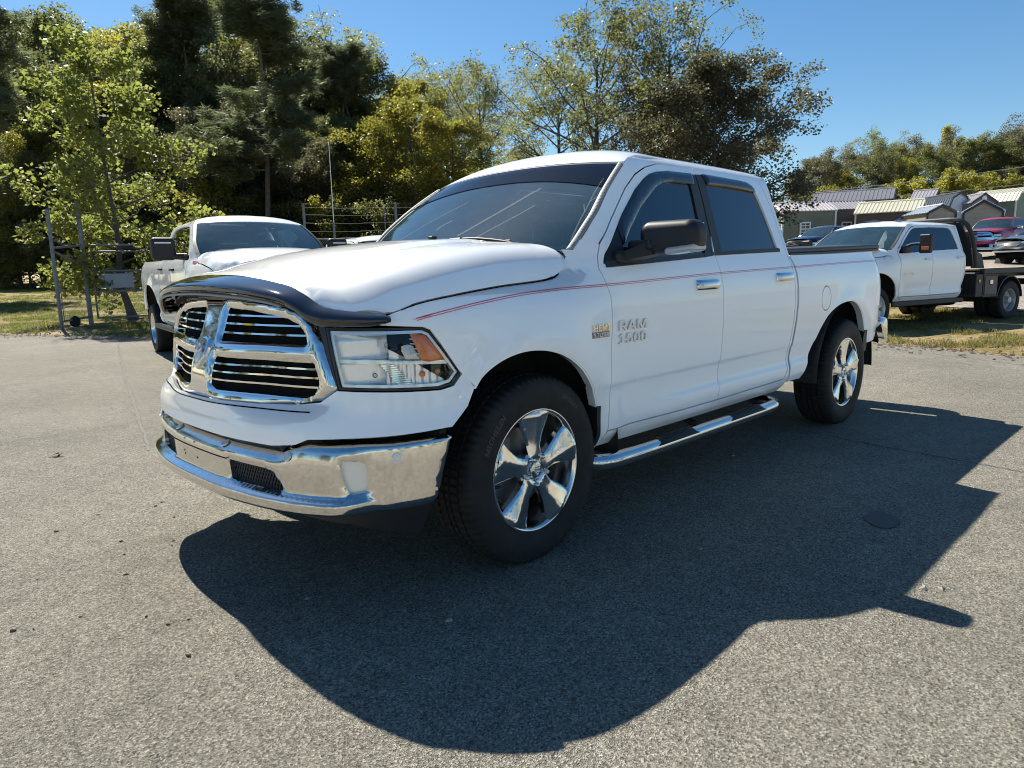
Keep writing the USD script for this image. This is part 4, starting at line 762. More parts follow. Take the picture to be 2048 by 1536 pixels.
# underbody
part(ram, 'chassis_frame', [bx((-1.9, s*.44, .50), (5.2, .10, .16), .02) for s in both]+[bx((.15, 0, .68), (1.15, 1.0, .50), .05), bx((-1.5, 0, .50), (1.9, 1.5, .12), .03), bx((-3.5, 0, .80), (1.7, 1.2, .22), .05)], SATIN)
part(ram, 'axle', [tube([(-WB, -.75, .41), (-WB, .75, .41)], .05, 14), rbox((-WB, 0, .41), (.30, .30, .30), .10), tube([(0, -.75, .41), (0, .75, .41)], .035, 12)], SATIN)
part(ram, 'exhaust', [tube(smooth_path([(-2.2, .30, .40), (-2.75, .52, .42), (-3.0, .60, .46)], 12), .032, 10), rbox((-2.1, .2, .42), (.6, .26, .16), .06)], GREYPL)
part(ram, 'cab_floor', bx((-1.55, 0, .60), (1.95, 1.80, .06), .01), VOID)
# interior
part(ram, 'dashboard', [hull([(-.44, -.80, 1.27), (-.44, .80, 1.27), (-.72, -.78, 1.30), (-.72, .78, 1.30), (-.78, .78, 1.20), (-.78, -.78, 1.20), (-.70, -.78, .85), (-.70, .78, .85), (-.44, .80, .85), (-.44, -.80, .85)]), hull([(-.56, y, 1.29) for y in (.16, .66)]+[(-.74, y, 1.335) for y in (.20, .62)]+[(-.80, y, 1.30) for y in (.20, .62)]+[(-.80, y, 1.22) for y in (.2, .62)])], DASH)
part(ram, 'instrument_hood', hull([(-.50, y, 1.325) for y in (.36, .66)]+[(-.62, y, 1.385) for y in (.30, .70)]+[(-.74, y, 1.37) for y in (.26, .72)]+[(-.74, y, 1.28) for y in (.26, .72)]), M('pale_dash', (.42, .43, .41), .7))
tor = tm(trimesh.creation.torus(.185, .016, 36, 10)).rot(Ry(math.radians(68))).mv((-.93, .41, 1.18)); part(ram, 'steering_wheel', [tor, bx((-.91, .41, 1.18), (.05, .34, .05), .015), bx((-.87, .41, 1.15), (.14, .09, .09), .02)], SATIN)
for x in (-1.55, -2.25):
    for y in (-.42, .42):
        part(ram, 'seat', [rbox((x-.06, y, 1.10), (.16, .52, .66), .06, R=Ry(-.18)), rbox((x-.10, y, 1.52), (.10, .26, .17), .045), rbox((x+.22, y, .80), (.52, .52, .18), .07)], SEAT)
part(ram, 'rear_view_mirror', [rbox((-.80, .0, 1.72), (.03, .24, .07), .014)], BLACK)
part(ram, 'headliner', patch(ROOFH, K([(-1.06, .66), (-.95, 0), (-1.06, -.66), (-2.55, -.66), (-2.55, .66)]), h=.1, hb=.08, flange=0, off=-.035), M('headliner', (.16, .16, .15), .9))
# ---------------------------------------------------------------- the other vehicles: the same build-up of panels at other proportions
class Warp:
    """Moves hero-truck coordinates to another vehicle's stations (piecewise linear along each axis)."""
    def __init__(s, xs, xd, yk=1.0, zs=(0, .41, .95, 1.2, 1.31, 1.90, 2.2), zd=None, ytop=1.0):
        o = np.argsort(xs); s.xs, s.xd, s.yk, s.zs, s.zd, s.ytop = np.array(xs)[o], np.array(xd)[o], yk, np.array(zs), np.array(zd if zd is not None else zs), ytop
    def pts(s, v):
        v = np.asarray(v, float); x = np.interp(v[..., 0], s.xs, s.xd); z = np.interp(v[..., 2], s.zs, s.zd)
        lo, hi = v[..., 0] < s.xs[0], v[..., 0] > s.xs[-1]; x = np.where(lo, s.xd[0]+v[..., 0]-s.xs[0], np.where(hi, s.xd[-1]+v[..., 0]-s.xs[-1], x))
        y = v[..., 1]*(s.yk+(s.ytop-s.yk)*sm((v[..., 2]-1.31)/.5)); return np.stack([x, y, z], -1)
    def __call__(s, g, a=40): return G(s.pts(g.v), g.f).sm(a)
    def fn(s, f): return lambda a, b: s.pts(f(a, b))
XS = [-4.55, -3.569, -2.55, -1.56, -.95, -.40, 0, .99]
BASEG = {}
def base(name, lo):
    k = (name, lo)
    if k not in BASEG:
        H = dict(h=.11 if lo else .06, hb=.05 if lo else .025)
        pol = {'fender': fender, 'cab_frame': cab_side, 'front_door': front_door.difference(glassF), 'rear_door': rear_door.difference(glassR), 'bed_side': bed}
        if name in pol: g = patch(SIDE, pol[name].buffer(-.005), flange=.02, flip=True, **H)
        elif name == 'glass_front': g = patch(SIDE, glassF.buffer(.006), flange=0, flip=True, off=-.012, **H)
        elif name == 'glass_rear': g = patch(SIDE, glassR.buffer(.006), flange=0, flip=True, off=-.012, **H)
        elif name == 'hood': g = patch(HOOD, hood_poly, h=.07 if lo else .035, hb=.05 if lo else .025, flange=.02)
        elif name == 'roof': g = patch(ROOFH, rx, h=.09, hb=.05, flange=.03)
        elif name == 'windshield': g = patch(WSHIELD, sbox(-.985, 0, .985, .985), h=.1, hb=.06, flange=0)
        elif name == 'ws_trim': g = patch(WSHIELD, sbox(.955, 0, .999, .99), h=.03, hb=.04, flange=.02, off=.008)
        elif name == 'back': g = patch(BACK, bw.difference(rg), h=.2, hb=.1, flange=0, flip=True)
        elif name == 'back_glass': g = patch(BACK, rg, h=.3, hb=.15, flange=0, flip=True)
        elif name == 'inner': g = patch(SIDE, inner, h=.15, hb=.08, flange=0, flip=True, off=-.03)
        elif name == 'inner_up': g = patch(SIDE, upper, h=.15, hb=.06, flange=0, flip=True, off=-.026)
        elif name == 'fascia': g = patch(FRONT, fas, h=.07, hb=.04, flange=.03)
        elif name == 'bumper': g = patch(BUMPER, bp, h=.06, hb=.04, flange=.04, rows=[.45, .462, .475, .655, .668])
        elif name == 'cowl': g = patch(COWL, sbox(-.84, 0, .84, 1), h=.15, hb=.08, flange=0)
        elif name == 'liner': g = lathe([(.60, .95), (.60, .45), (.25, .45)], 26, angle=40, a0=.05, a1=np.pi-.05)
        BASEG[k] = g
    return BASEG[k]
def plain_wheel(root, side, R, Rr, w, rimmat, spokes=6, dual=False, name='wheel'):
    x = UsdGeom.Xform.Define(stage, numbered(root, name)); p = str(x.GetPath()); S = (lambda g: g) if side > 0 else (lambda g: g.mir()); h = w/2
    prof = [(Rr, h*.85), (Rr+.03, h*.98), ((R+Rr)/2, h), (R-.03, h*.93), (R-.006, h*.72), (R, h*.4), (R, -h*.4), (R-.006, -h*.72), (R-.03, -h*.93), (Rr, -h)]
    part(p, 'tyre', S(lathe(prof, 56, angle=35)), RUBBER)
    part(p, 'rim', S(lathe([(Rr-.03, h*.2), (Rr-.02, h*.75), (Rr, h*.9), (Rr+.008, h*.84)], 48, angle=50)), rimmat)
    if dual:
        part(p, 'wheel_disc', S(lathe([(0, h*.62), (.075, h*.62), (.085, h*.2), (.105, -h*.15), (Rr*.62, -h*.25), (Rr-.02, h*.1)], 48, angle=50)), rimmat)
        part(p, 'hub', S(lathe([(0, h*1.0), (.05, h*1.0), (.07, h*.9), (.07, -h*.2)], 28, angle=40)), rimmat)
        for k in range(8):
            a = k*np.pi/4; part(p, 'hand_hole', S(lathe([(0, .004), (.022, .004), (.022, 0)], 14, angle=30).mv((.17*np.cos(a), -h*.22, .17*np.sin(a)))), VOID)
        return p
    part(p, 'wheel_disc', S(lathe([(0, h*.05), (Rr-.02, h*.05), (Rr-.02, -.02)], 40, angle=40)), VOID)
    sp = []
    for k in range(spokes):
        a = np.pi/2+k*2*np.pi/spokes; c, s_ = np.cos(a), np.sin(a); wd = .62/spokes
        q = np.array([(r*c-t*s_, r*s_+t*c) for r, t in ((.03, -.03), (Rr-.03, -wd*.75), (Rr-.012, -wd*.8), (Rr-.012, wd*.8), (Rr-.03, wd*.75), (.03, .03))])
        part(p, 'spoke', S(hull(np.vstack([np.insert(q, 1, h*.52, 1), np.insert(q*.98, 1, h*.40, 1)]))), rimmat)
    part(p, 'hub', S(lathe([(0, h*.66), (.045, h*.66), (.06, h*.55), (.06, h*.3)], 24, angle=40)), rimmat); return p
def set_xf(path, loc, rz=0.0):
    x = UsdGeom.Xform(stage.GetPrimAtPath(path)); x.AddTranslateOp().Set(Gf.Vec3d(*map(float, loc)))
    if rz: x.AddRotateZOp().Set(math.degrees(rz))
def pickup(name, label, col, W, loc, rz, lo=False, bedded=True, rim=SATIN_SILVER, tyreR=.41, mirror='small', front='bars', trim=CHROME, group=None, glass=PRIVACY, wsg=FARGLASS, xoff=1, handle_mat=None, interior=True):
    t = thing(name, label, 'pickup truck' if bedded else 'flatbed truck', group, loc, rz); B = lambda n: base(n, lo)
    for s in both:
        part(t, 'fender', W(MS(B('fender'), s)), col); part(t, 'cab_frame', W(MS(B('cab_frame'), s)), col)
        d = part(t, 'front_door', W(MS(B('front_door'), s)), col); part(d, 'window_glass', W(MS(B('glass_front'), s)), glass)
        d2 = part(t, 'rear_door', W(MS(B('rear_door'), s)), col); part(d2, 'window_glass', W(MS(B('glass_rear'), s)), glass)
        for q, (x, z) in ((d, (-1.385, 1.165)), (d2, (-2.37, 1.18))):
            c = W.pts(SIDE(x, z)*[1, s, 1]); part(q, 'handle', rbox(c+[0, s*.018, 0], (.20, .045, .036), .015), handle_mat or trim)
        if bedded: part(t, 'bed_side', W(MS(B('bed_side'), s)), col); part(t, 'tail_lamp', W(MS(patch(SIDE, tail, h=.06, hb=.04, flange=.02, flip=True, off=.004), s)), RED)
        part(t, 'inner_structure', [W(MS(B('inner'), s)) if bedded else W(MS(patch(SIDE, inner.intersection(sbox(-2.6, 0, 2, 3)), h=.15, hb=.08, flange=0, flip=True, off=-.03), s)), W(MS(B('inner_up'), s))], VOID)
        for xc in ((0, -WB) if bedded else (0,)): part(t, 'wheel_liner', W(MS(B('liner').mv((xc, 0, .41)), s)), LINER)
        part(t, 'windshield_trim', W(MS(B('ws_trim'), s)), RUBBER_TRIM)
        # mirrors
        m0 = W.pts(np.array([-.72, .93*1.0, 1.36]))*[1, s, 1]
        if mirror == 'tow':
            hd = part(t, 'side_mirror', rbox(m0+[-.05, s*.26, .08], (.13, .30, .30), .05), BLACK); part(hd, 'mirror_arm', [tube([m0+[0, -s*.02, -.02], m0+[-.03, s*.20, -.02]], .042, 8), bx(m0+[.02, s*.0, -.04], (.18, .06, .10), .02)], BLACK)
            part(hd, 'mirror_trim', bx(m0+[.014, s*.27, .16], (.012, .20, .02), .003), SATIN_SILVER); part(hd, 'mirror_glass', bx(m0+[-.117, s*.26, .09], (.006, .24, .24), .002), BRIGHT)
        elif mirror == 'towpole':
            hd = part(t, 'side_mirror', rbox(m0+[-.08, s*.33, .09], (.11, .21, .34), .03), BLACK); part(hd, 'mirror_arm', [tube([m0+[.04, -s*.02, .02], m0+[0, s*.10, .08], m0+[-.06, s*.30, .09]], .020, 8), rbox(m0+[.03, s*.02, .0], (.20, .10, .14), .04)], BLACK)
            part(hd, 'mirror_trim', tube([m0+[.045, -s*.0, .055], m0+[.0, s*.12, .105], m0+[-.045, s*.24, .112]], .013, 6), BRIGHT)
            part(hd, 'mirror_lamp', bx(m0+[-.022, s*.35, .005], (.010, .14, .06), .004), M('dark_amber', (.42, .09, .012), .2)); part(hd, 'mirror_glass', bx(m0+[-.138, s*.33, .10], (.006, .17, .27), .002), BRIGHT)
        else:
            hd = part(t, 'side_mirror', rbox(m0+[-.04, s*.20, .05], (.12, .24, .17), .045), col if mirror == 'body' else BLACK if mirror == 'small' else trim); part(hd, 'mirror_arm', hull([tuple(m0+[dx, s*dy, dz]) for dx, dy, dz in ((0, -.03, -.02), (0, -.03, .03), (-.09, -.03, -.02), (-.02, .12, .0), (-.02, .12, .04), (-.08, .12, .0))]), BLACK)
            part(hd, 'mirror_glass', bx(m0+[-.10, s*.20, .05], (.006, .19, .13), .002), BRIGHT)
    for xc in ((0, -WB) if bedded else (0,)):
        for s in both: wp = plain_wheel(t, s, tyreR, tyreR*.63, .27, rim); c = W.pts(np.array([xc, .855, 0])); set_xf(wp, (c[0], s*c[1], tyreR-.008))
    part(t, 'hood', W(B('hood')), col); part(t, 'roof', W(B('roof')), col); part(t, 'windshield', W(B('windshield')), wsg); part(t, 'cowl_panel', W(B('cowl')), BLACK)
    bk = part(t, 'cab_back', W(B('back')), col); part(bk, 'rear_window', W(B('back_glass')), glass)
    part(t, 'bumper_fascia', W(B('fascia')), col if front != 'black' else SATIN); fbm = part(t, 'front_bumper', W(B('bumper')), trim)
    part(fbm, 'bumper_opening', W(patch(BUMPER, sbox(-.60, .49, .60, .60).buffer(.01), h=.1, hb=.05, flange=0, off=.004)), VOID)
    for s in both: part(fbm, 'fog_lamp', W(patch(BUMPER, sbox(s*.80-.06, .51, s*.80+.06, .60), h=.05, hb=.04, flange=.01, off=.005)), VOID)
    part(t, 'grille_backing', W(patch(FRONT, gout.buffer(-.02), h=.1, hb=.06, flange=0, off=-.03)), VOID)
    gm = part(t, 'grille_surround', W(patch(FRONT, gout.buffer(.004).difference(gout.buffer(-.07)), h=.06, hb=.03, flange=.04, off=.004)), trim)
    zb = {'bars': (.88, .96, 1.03, 1.10), 'double': (.90, .93, 1.05, 1.08), 'black': (.90, 1.0, 1.08)}[front]
    for z in zb: part(gm, 'grille_bar', W(patch(FRONT, LineString([(-.70, z), (.70, z)]).buffer(.022 if front != 'bars' else .012).intersection(gout.buffer(-.03)), h=.05, hb=.025, flange=.03, off=.0)), trim)
    part(gm, 'grille_emblem', W(patch(FRONT, shapely.affinity.scale(Point(0, 1.0).buffer(1), .11, .045), h=.03, hb=.02, flange=.03, off=.01)), GREYPL if front != 'double' else M('badge_blue', (.03, .06, .16), .3))
    for s in both:
        Q = (lambda q: q) if s > 0 else mirp
        hl = part(t, 'headlamp', W(patch(FRONT, Q(head), h=.04, hb=.025, flange=.03, off=-.012)), REFL); part(hl, 'lamp_lens', W(patch(FRONT, Q(head), h=.06, hb=.04, flange=0, off=.004)), CLEAR)
        part(hl, 'side_reflector', W(patch(FRONT, Q(amber), h=.04, hb=.03, flange=.01, off=-.004)), AMBER); part(hl, 'lamp_divider', W(patch(FRONT, Q(sbox(.80, .945, 1.2, .975)), h=.05, hb=.03, flange=.01, off=-.006)), SATIN)
    fr = [bx((-1.9, s*.44, .52), (5.2, .10, .16), .02) for s in both]+[bx((.15, 0, .68), (1.15, 1.0, .45), .05), bx((-1.5, 0, .56), (1.9, 1.6, .12), .03)]+([bx((-3.5, 0, .80), (1.7, 1.2, .22), .05)] if bedded else [])
    part(t, 'chassis_frame', [W(g) for g in fr]+[tube([W.pts(np.array([0, y, .41])) for y in (-.7, .7)], .05, 10)], SATIN)
    part(t, 'air_dam', W(bx((.62, 0, .39), (.10, 1.5, .10), .02)), BLACK)
    if interior:
        part(t, 'dashboard', W(hull([(-.44, -.80, 1.25), (-.44, .80, 1.25), (-.74, -.78, 1.31), (-.74, .78, 1.31), (-.80, .78, 1.15), (-.80, -.78, 1.15), (-.5, .78, .9), (-.5, -.78, .9)])), DASH)
        for x in (-1.55, -2.25):
            for y in (-.42, .42): part(t, 'seat', [W(rbox((x-.06, y, 1.10), (.16, .52, .66), .06, R=Ry(-.18))), W(rbox((x-.10, y, 1.52), (.10, .26, .17), .045))], SEAT)
        part(t, 'steering_wheel', W(tm(trimesh.creation.torus(.185, .016, 24, 6)).rot(Ry(math.radians(68))).mv((-.93, .41, 1.18))), SATIN)
    if bedded:
        part(t, 'tailgate', W(hull([(x, y, z) for x in (-4.50, -4.565) for y in (-.84, .84) for z in (.80, 1.34)])), col); part(t, 'rear_bumper', W(rbox((-4.64, 0, .66), (.16, 1.82, .20), .05)), trim)
        part(t, 'bed_floor', W(bx((-3.55, 0, .92), (1.95, 1.76, .06), .0)), SATIN); part(t, 'bed_front_wall', W(bx((-2.62, 0, 1.1), (.03, 1.80, .44), 0)), col)
    return t
ZHD = (0, .50, 1.12, 1.42, 1.52, 2.09, 2.4)
W_HD = Warp(XS, [-4.85, -3.82, -2.56, -1.58, -1.02, -.42, 0, 1.02], 1.03, zd=ZHD, ytop=1.02)
# white heavy-duty pickup facing the camera on the left
hd = pickup('pickup_truck', 'white heavy duty pickup with big black tow mirrors facing the camera beside the open gate', WHITE, W_HD, (-2.42, -6.05, float(gz(-2.42, -6.05))), 1.3965, mirror='tow', handle_mat=BLACK, tyreR=.42, wsg=WSG, glass=FARGLASS, rim=CHROME)
part(hd, 'running_board', bx((-1.75, -.99, .50), (2.9, .16, .09), .03), BLACK); part(hd, 'running_board', bx((-1.75, .99, .50), (2.9, .16, .09), .03), BLACK)
for y in (-.55, .0, .5): part(hd, 'roof_marker_lamp', hull([(-1.13, y-.035, 1.98), (-1.13, y+.035, 1.98), (-1.30, y-.03, 1.99), (-1.30, y+.03, 1.99), (-1.24, y-.02, 2.03), (-1.24, y+.02, 2.03)]) if y == -.55 else hull([(-1.13, y-.03, 1.99), (-1.13, y+.03, 1.99), (-1.22, y-.03, 2.0), (-1.22, y+.03, 2.0), (-1.18, y, 2.02)]), GLOSSBLACK)
for s in both: part(hd, 'engine_badge', W_HD(MS(patch(SIDE, K([(-.40, 1.262), (-.28, 1.248), (-.26, 1.215), (-.37, 1.23)]), h=.05, hb=.03, flange=.008, flip=True, off=.006), s)), M('badge_red', (.35, .05, .05), .3, .5))
part(hd, 'wiper', [tube(smooth_path([W_HD.pts(WSHIELD(q, .05)+[.03, 0, .02]) for q in np.linspace(-.75, -.05, 12)], 14), .010, 6)], BLACK)
part(hd, 'wiper', [tube(smooth_path([W_HD.pts(WSHIELD(q, .05)+[.03, 0, .02]) for q in np.linspace(.1, .75, 12)], 14), .010, 6)], BLACK)
# white truck parked beside it, mostly hidden behind the near pickup's hood
pickup('pickup_truck', 'plain white truck whose roof and side window just show left of the near windshield', paint('plain_white_paint', (.74, .74, .73)), Warp(XS, [-4.6, -3.6, -2.4, -1.5, -.9, -.45, 0, .95], .98, zd=(0, .45, 1.02, 1.26, 1.36, 1.90, 2.2)), (-5.55, -6.9, float(gz(-5.55, -6.9))), 1.40, lo=True, glass=FARGLASS)
# white flatbed truck on the right
W_FB = Warp(XS, [-4.85, -3.9, -2.70, -1.60, -1.06, -.50, 0, 1.02], 1.02, zd=(0, .52, 1.06, 1.33, 1.43, 1.99, 2.3), ytop=1.03)
FBX, FBH = (-11.9, -2.32, float(gz(-11.9, -2.32))-.02), -.283
fb_ = pickup('flatbed_truck', 'white crew cab flatbed truck with black headache rack and toolbox parked on the grass', WHITE, W_FB, FBX, FBH, bedded=False, mirror='towpole', handle_mat=WHITE, tyreR=.41, wsg=WSG)
for s in both:
    part(fb_, 'rocker_panel', bx((-1.65, s*.955, .47), (2.3, .05, .10), .015), SATIN)
    part(fb_, 'fuel_tank', rbox((-2.2, s*.62, .50), (1.2, .5, .28), .08), VOID)
part(fb_, 'roof_marker_lamp', hull([(-1.22, .42, 2.03), (-1.22, .54, 2.03), (-1.40, .53, 2.035), (-1.40, .43, 2.035), (-1.36, .48, 2.09), (-1.34, .46, 2.09)]), GLOSSBLACK)
part(fb_, 'roof_marker_lamp', hull([(-1.16, -.2, 2.05), (-1.16, .15, 2.05), (-1.26, -.2, 2.055), (-1.26, .15, 2.055), (-1.22, 0, 2.07)]), GLOSSBLACK)
m_ = meshkit.text_mesh('SIERRA HD', .05, .004, True); text_on.sign = -1
g_ = text_on(SIDE, 'SIERRA HD', -.60, .90, .032, -1, depth=.006, off=.003, wide=1.3); part(fb_, 'door_lettering', W_FB(g_), CHROME)
# headache rack: two posts, top tube, mesh panel; flatbed deck, toolboxes, rails, dual rear wheels
rack = []
for s in both: part(fb_, 'rack_post', tube(smooth_path([(-3.22, s*.93, 1.10), (-3.12, s*.92, 1.55), (-2.98, s*.86, 1.92), (-2.90, s*.74, 2.04), (-2.88, s*.55, 2.07)], 26), .042, 10), SATIN)
part(fb_, 'rack_top', tube([(-2.88, -.57, 2.07), (-2.88, .57, 2.07)], .042, 10), SATIN)
part(fb_, 'rack_panel', hull([(x, y, z) for x0, y0, z in ((-3.16, .90, 1.12), (-3.06, .88, 1.6), (-2.93, .72, 2.0)) for x in (x0, x0-.02) for y in (-y0, y0)]), M('rack_mesh_panel', (.012, .012, .013), .7))
part(fb_, 'rack_brace', [hull([(-3.2, s*.93, 1.08), (-3.2, s*.85, 1.08), (-3.55, s*.93, 1.08), (-3.55, s*.85, 1.08), (-3.2, s*.93, 1.42), (-3.2, s*.85, 1.42), (-3.42, s*.93, 1.36), (-3.42, s*.85, 1.36)]) for s in (1,)], SATIN)
part(fb_, 'rack_brace', [hull([(-3.2, -.93, 1.08), (-3.2, -.85, 1.08), (-3.55, -.93, 1.08), (-3.55, -.85, 1.08), (-3.2, -.93, 1.42), (-3.2, -.85, 1.42), (-3.42, -.93, 1.36), (-3.42, -.85, 1.36)])], SATIN)
for k, yy in enumerate(np.linspace(-.98, .98, 15)[:-1]):
    part(fb_, 'deck_plank', bx((-4.72, yy+.07, 1.05), (2.55, .128, .035), .006), M(f'deck_wood_{k % 3}', [(.42, .34, .25), (.37, .30, .22), (.46, .38, .29)][k % 3], .8, var=(7, (.25, .2, .15), .6)))
for s in both:
    part(fb_, 'deck_rail', bx((-4.60, s*1.09, 1.02), (2.86, .10, .11), .01), SATIN)
    tb = part(fb_, 'toolbox', hull([(x, s*y, z) for x in (-3.24, -3.76) for y in (.62, 1.10) for z in (.50, .965)]), SATIN)
    part(tb, 'toolbox_door', bx((-3.50, s*1.105, .735), (.44, .014, .38), .006), M('toolbox_grey', (.045, .044, .042), .42, .3)); part(tb, 'latch', bx((-3.50, s*1.118, .80), (.10, .02, .10), .02), BRIGHT)
    part(fb_, 'side_marker', lathe([(0, .012), (.03, .010), (.034, 0)], 18, angle=40).mv((0, 0, 0)).rot(np.eye(3)).mv((-3.08, 1.105, .83)) if s > 0 else lathe([(0, .012), (.03, .010), (.034, 0)], 18, angle=40).mv((-3.08, 1.105, .83)).mir(), AMBER)
    part(fb_, 'toolbox_front', bx((-3.10, s*.88, .74), (.24, .44, .46), .01), SATIN)
    arch = lathe([(.475, .30), (.50, .30), (.50, -.18), (.475, -.18)], 30, angle=40, a0=.10, a1=np.pi-.10); part(fb_, 'wheel_arch', MS(arch.mv((-4.27, .80, .41)), s), SATIN)
    for yy in (1.0, .70): wp = plain_wheel(fb_, s, .41, .235, .235, M('grey_steel_wheel', (.42, .42, .43), .45, .5), dual=True); set_xf(wp, (-4.27, s*yy, .402))
    part(fb_, 'tail_lamp', bx((-6.02, s*.85, .98), (.03, .26, .09), .01), RED)
part(fb_, 'bed_skirt', [bx((-5.40, s*1.07, .78), (1.0, .04, .38), .01) for s in (1,)], SATIN); part(fb_, 'bed_skirt', [bx((-5.40, -1.07, .78), (1.0, .04, .38), .01)], SATIN)
part(fb_, 'bed_frame', [bx((-4.6, 0, .94), (2.8, 1.9, .10), .01), bx((-4.0, 0, .62), (2.6, .8, .2), .02)], SATIN)
part(fb_, 'rear_bumper', bx((-6.04, 0, .74), (.06, 2.0, .14), .01), SATIN); part(fb_, 'axle', tube([(-4.27, -.6, .41), (-4.27, .6, .41)], .07, 10), SATIN)

# far row of vehicles on the gravel
def at(px, py, d):
    """The point seen at pixel (px, py) of the 2048-wide photograph, d metres in front of the camera."""
    return CAM+d*(_f+_r*(px-1024)/FPX-_u*(py-768)/FPX)
def onground(px, py):
    for d in np.arange(5, 140, .1):
        q = at(px, py, d)
        if q[2] < gz(q[0], q[1]): return q
    return q
NAVY, DBLUE, REDP, GREYP = paint('navy_paint', (.010, .014, .030)), paint('blue_paint', (.018, .035, .10)), paint('red_paint', (.30, .012, .035), .15), paint('slate_grey_paint', (.10, .115, .14), .3)
W_STD = Warp(XS, [-4.75, -3.68, -2.50, -1.52, -.98, -.42, 0, .96], 1.0, zd=(0, .43, .99, 1.24, 1.34, 1.92, 2.2))
W_FORD = Warp(XS, [-4.8, -3.7, -2.52, -1.52, -.95, -.48, 0, .93], 1.0, zd=(0, .42, 1.0, 1.26, 1.34, 1.94, 2.2))
def facing(p, px_to):                       # heading from a point towards the camera, turned by px_to degrees
    return math.atan2(CAM[1]-p[1], CAM[0]-p[0])+math.radians(px_to)
p = at(1616, 500, 36.0); z = float(gz(p[0], p[1]))
dark = pickup('pickup_truck', 'dark navy pickup with silver grille parked in front of the olive shed', NAVY, W_STD, (p[0], p[1], z), facing(p, -38), lo=True, mirror='chrome', trim=SATIN_SILVER, tyreR=.40, wsg=WSG)
part(dark, 'window_sticker', W_STD(patch(SIDE, sbox(-2.15, 1.40, -1.85, 1.58), h=.2, hb=.1, flange=0, flip=True, off=.004)), PAPER)
p = at(1722, 480, 41.0); z = float(gz(p[0], p[1]))
pickup('pickup_truck', 'dark blue pickup whose cab top shows just behind the navy one', DBLUE, W_STD, (p[0], p[1], z), facing(p, -62), lo=True, mirror='small', tyreR=.40)
p = at(1768, 480, 40.0); z = float(gz(p[0], p[1]))
gp_far = gp2 = pickup('pickup_truck', 'grey blue pickup whose cab roof rises just behind the white flatbed truck', GREYP, W_STD, (p[0], p[1], z), facing(p, -44), lo=True, tyreR=.40, wsg=WSG)
part(gp2, 'window_sticker', W_STD(patch(SIDE, sbox(-2.15, 1.42, -1.90, 1.58), h=.2, hb=.1, flange=0, flip=True, off=.004)), PAPER)
p = at(1684, 500, 33.0); z = float(gz(p[0], p[1]))
pickup('pickup_truck', 'white pickup whose nose just shows between the navy pickup and the flatbed truck', WHITE, W_STD, (p[0], p[1], z), facing(p, -42), lo=True, tyreR=.40, front='black')
p = at(1478, 500, 37.0); z = float(gz(p[0], p[1]))
pickup('pickup_truck', 'dark pickup seen from behind with a red tail lamp, beside the near cab', NAVY, W_STD, (p[0], p[1], z), facing(p, -38), lo=True, tyreR=.40)
p = at(1968, 495, 34.0); z = float(gz(p[0], p[1]))
pickup('pickup_truck', 'red pickup with wide chrome grille facing left in front of the khaki shed', REDP, W_FORD, (p[0], p[1], z), facing(p, -24), lo=True, mirror='chrome', front='double', tyreR=.40, wsg=WSG)
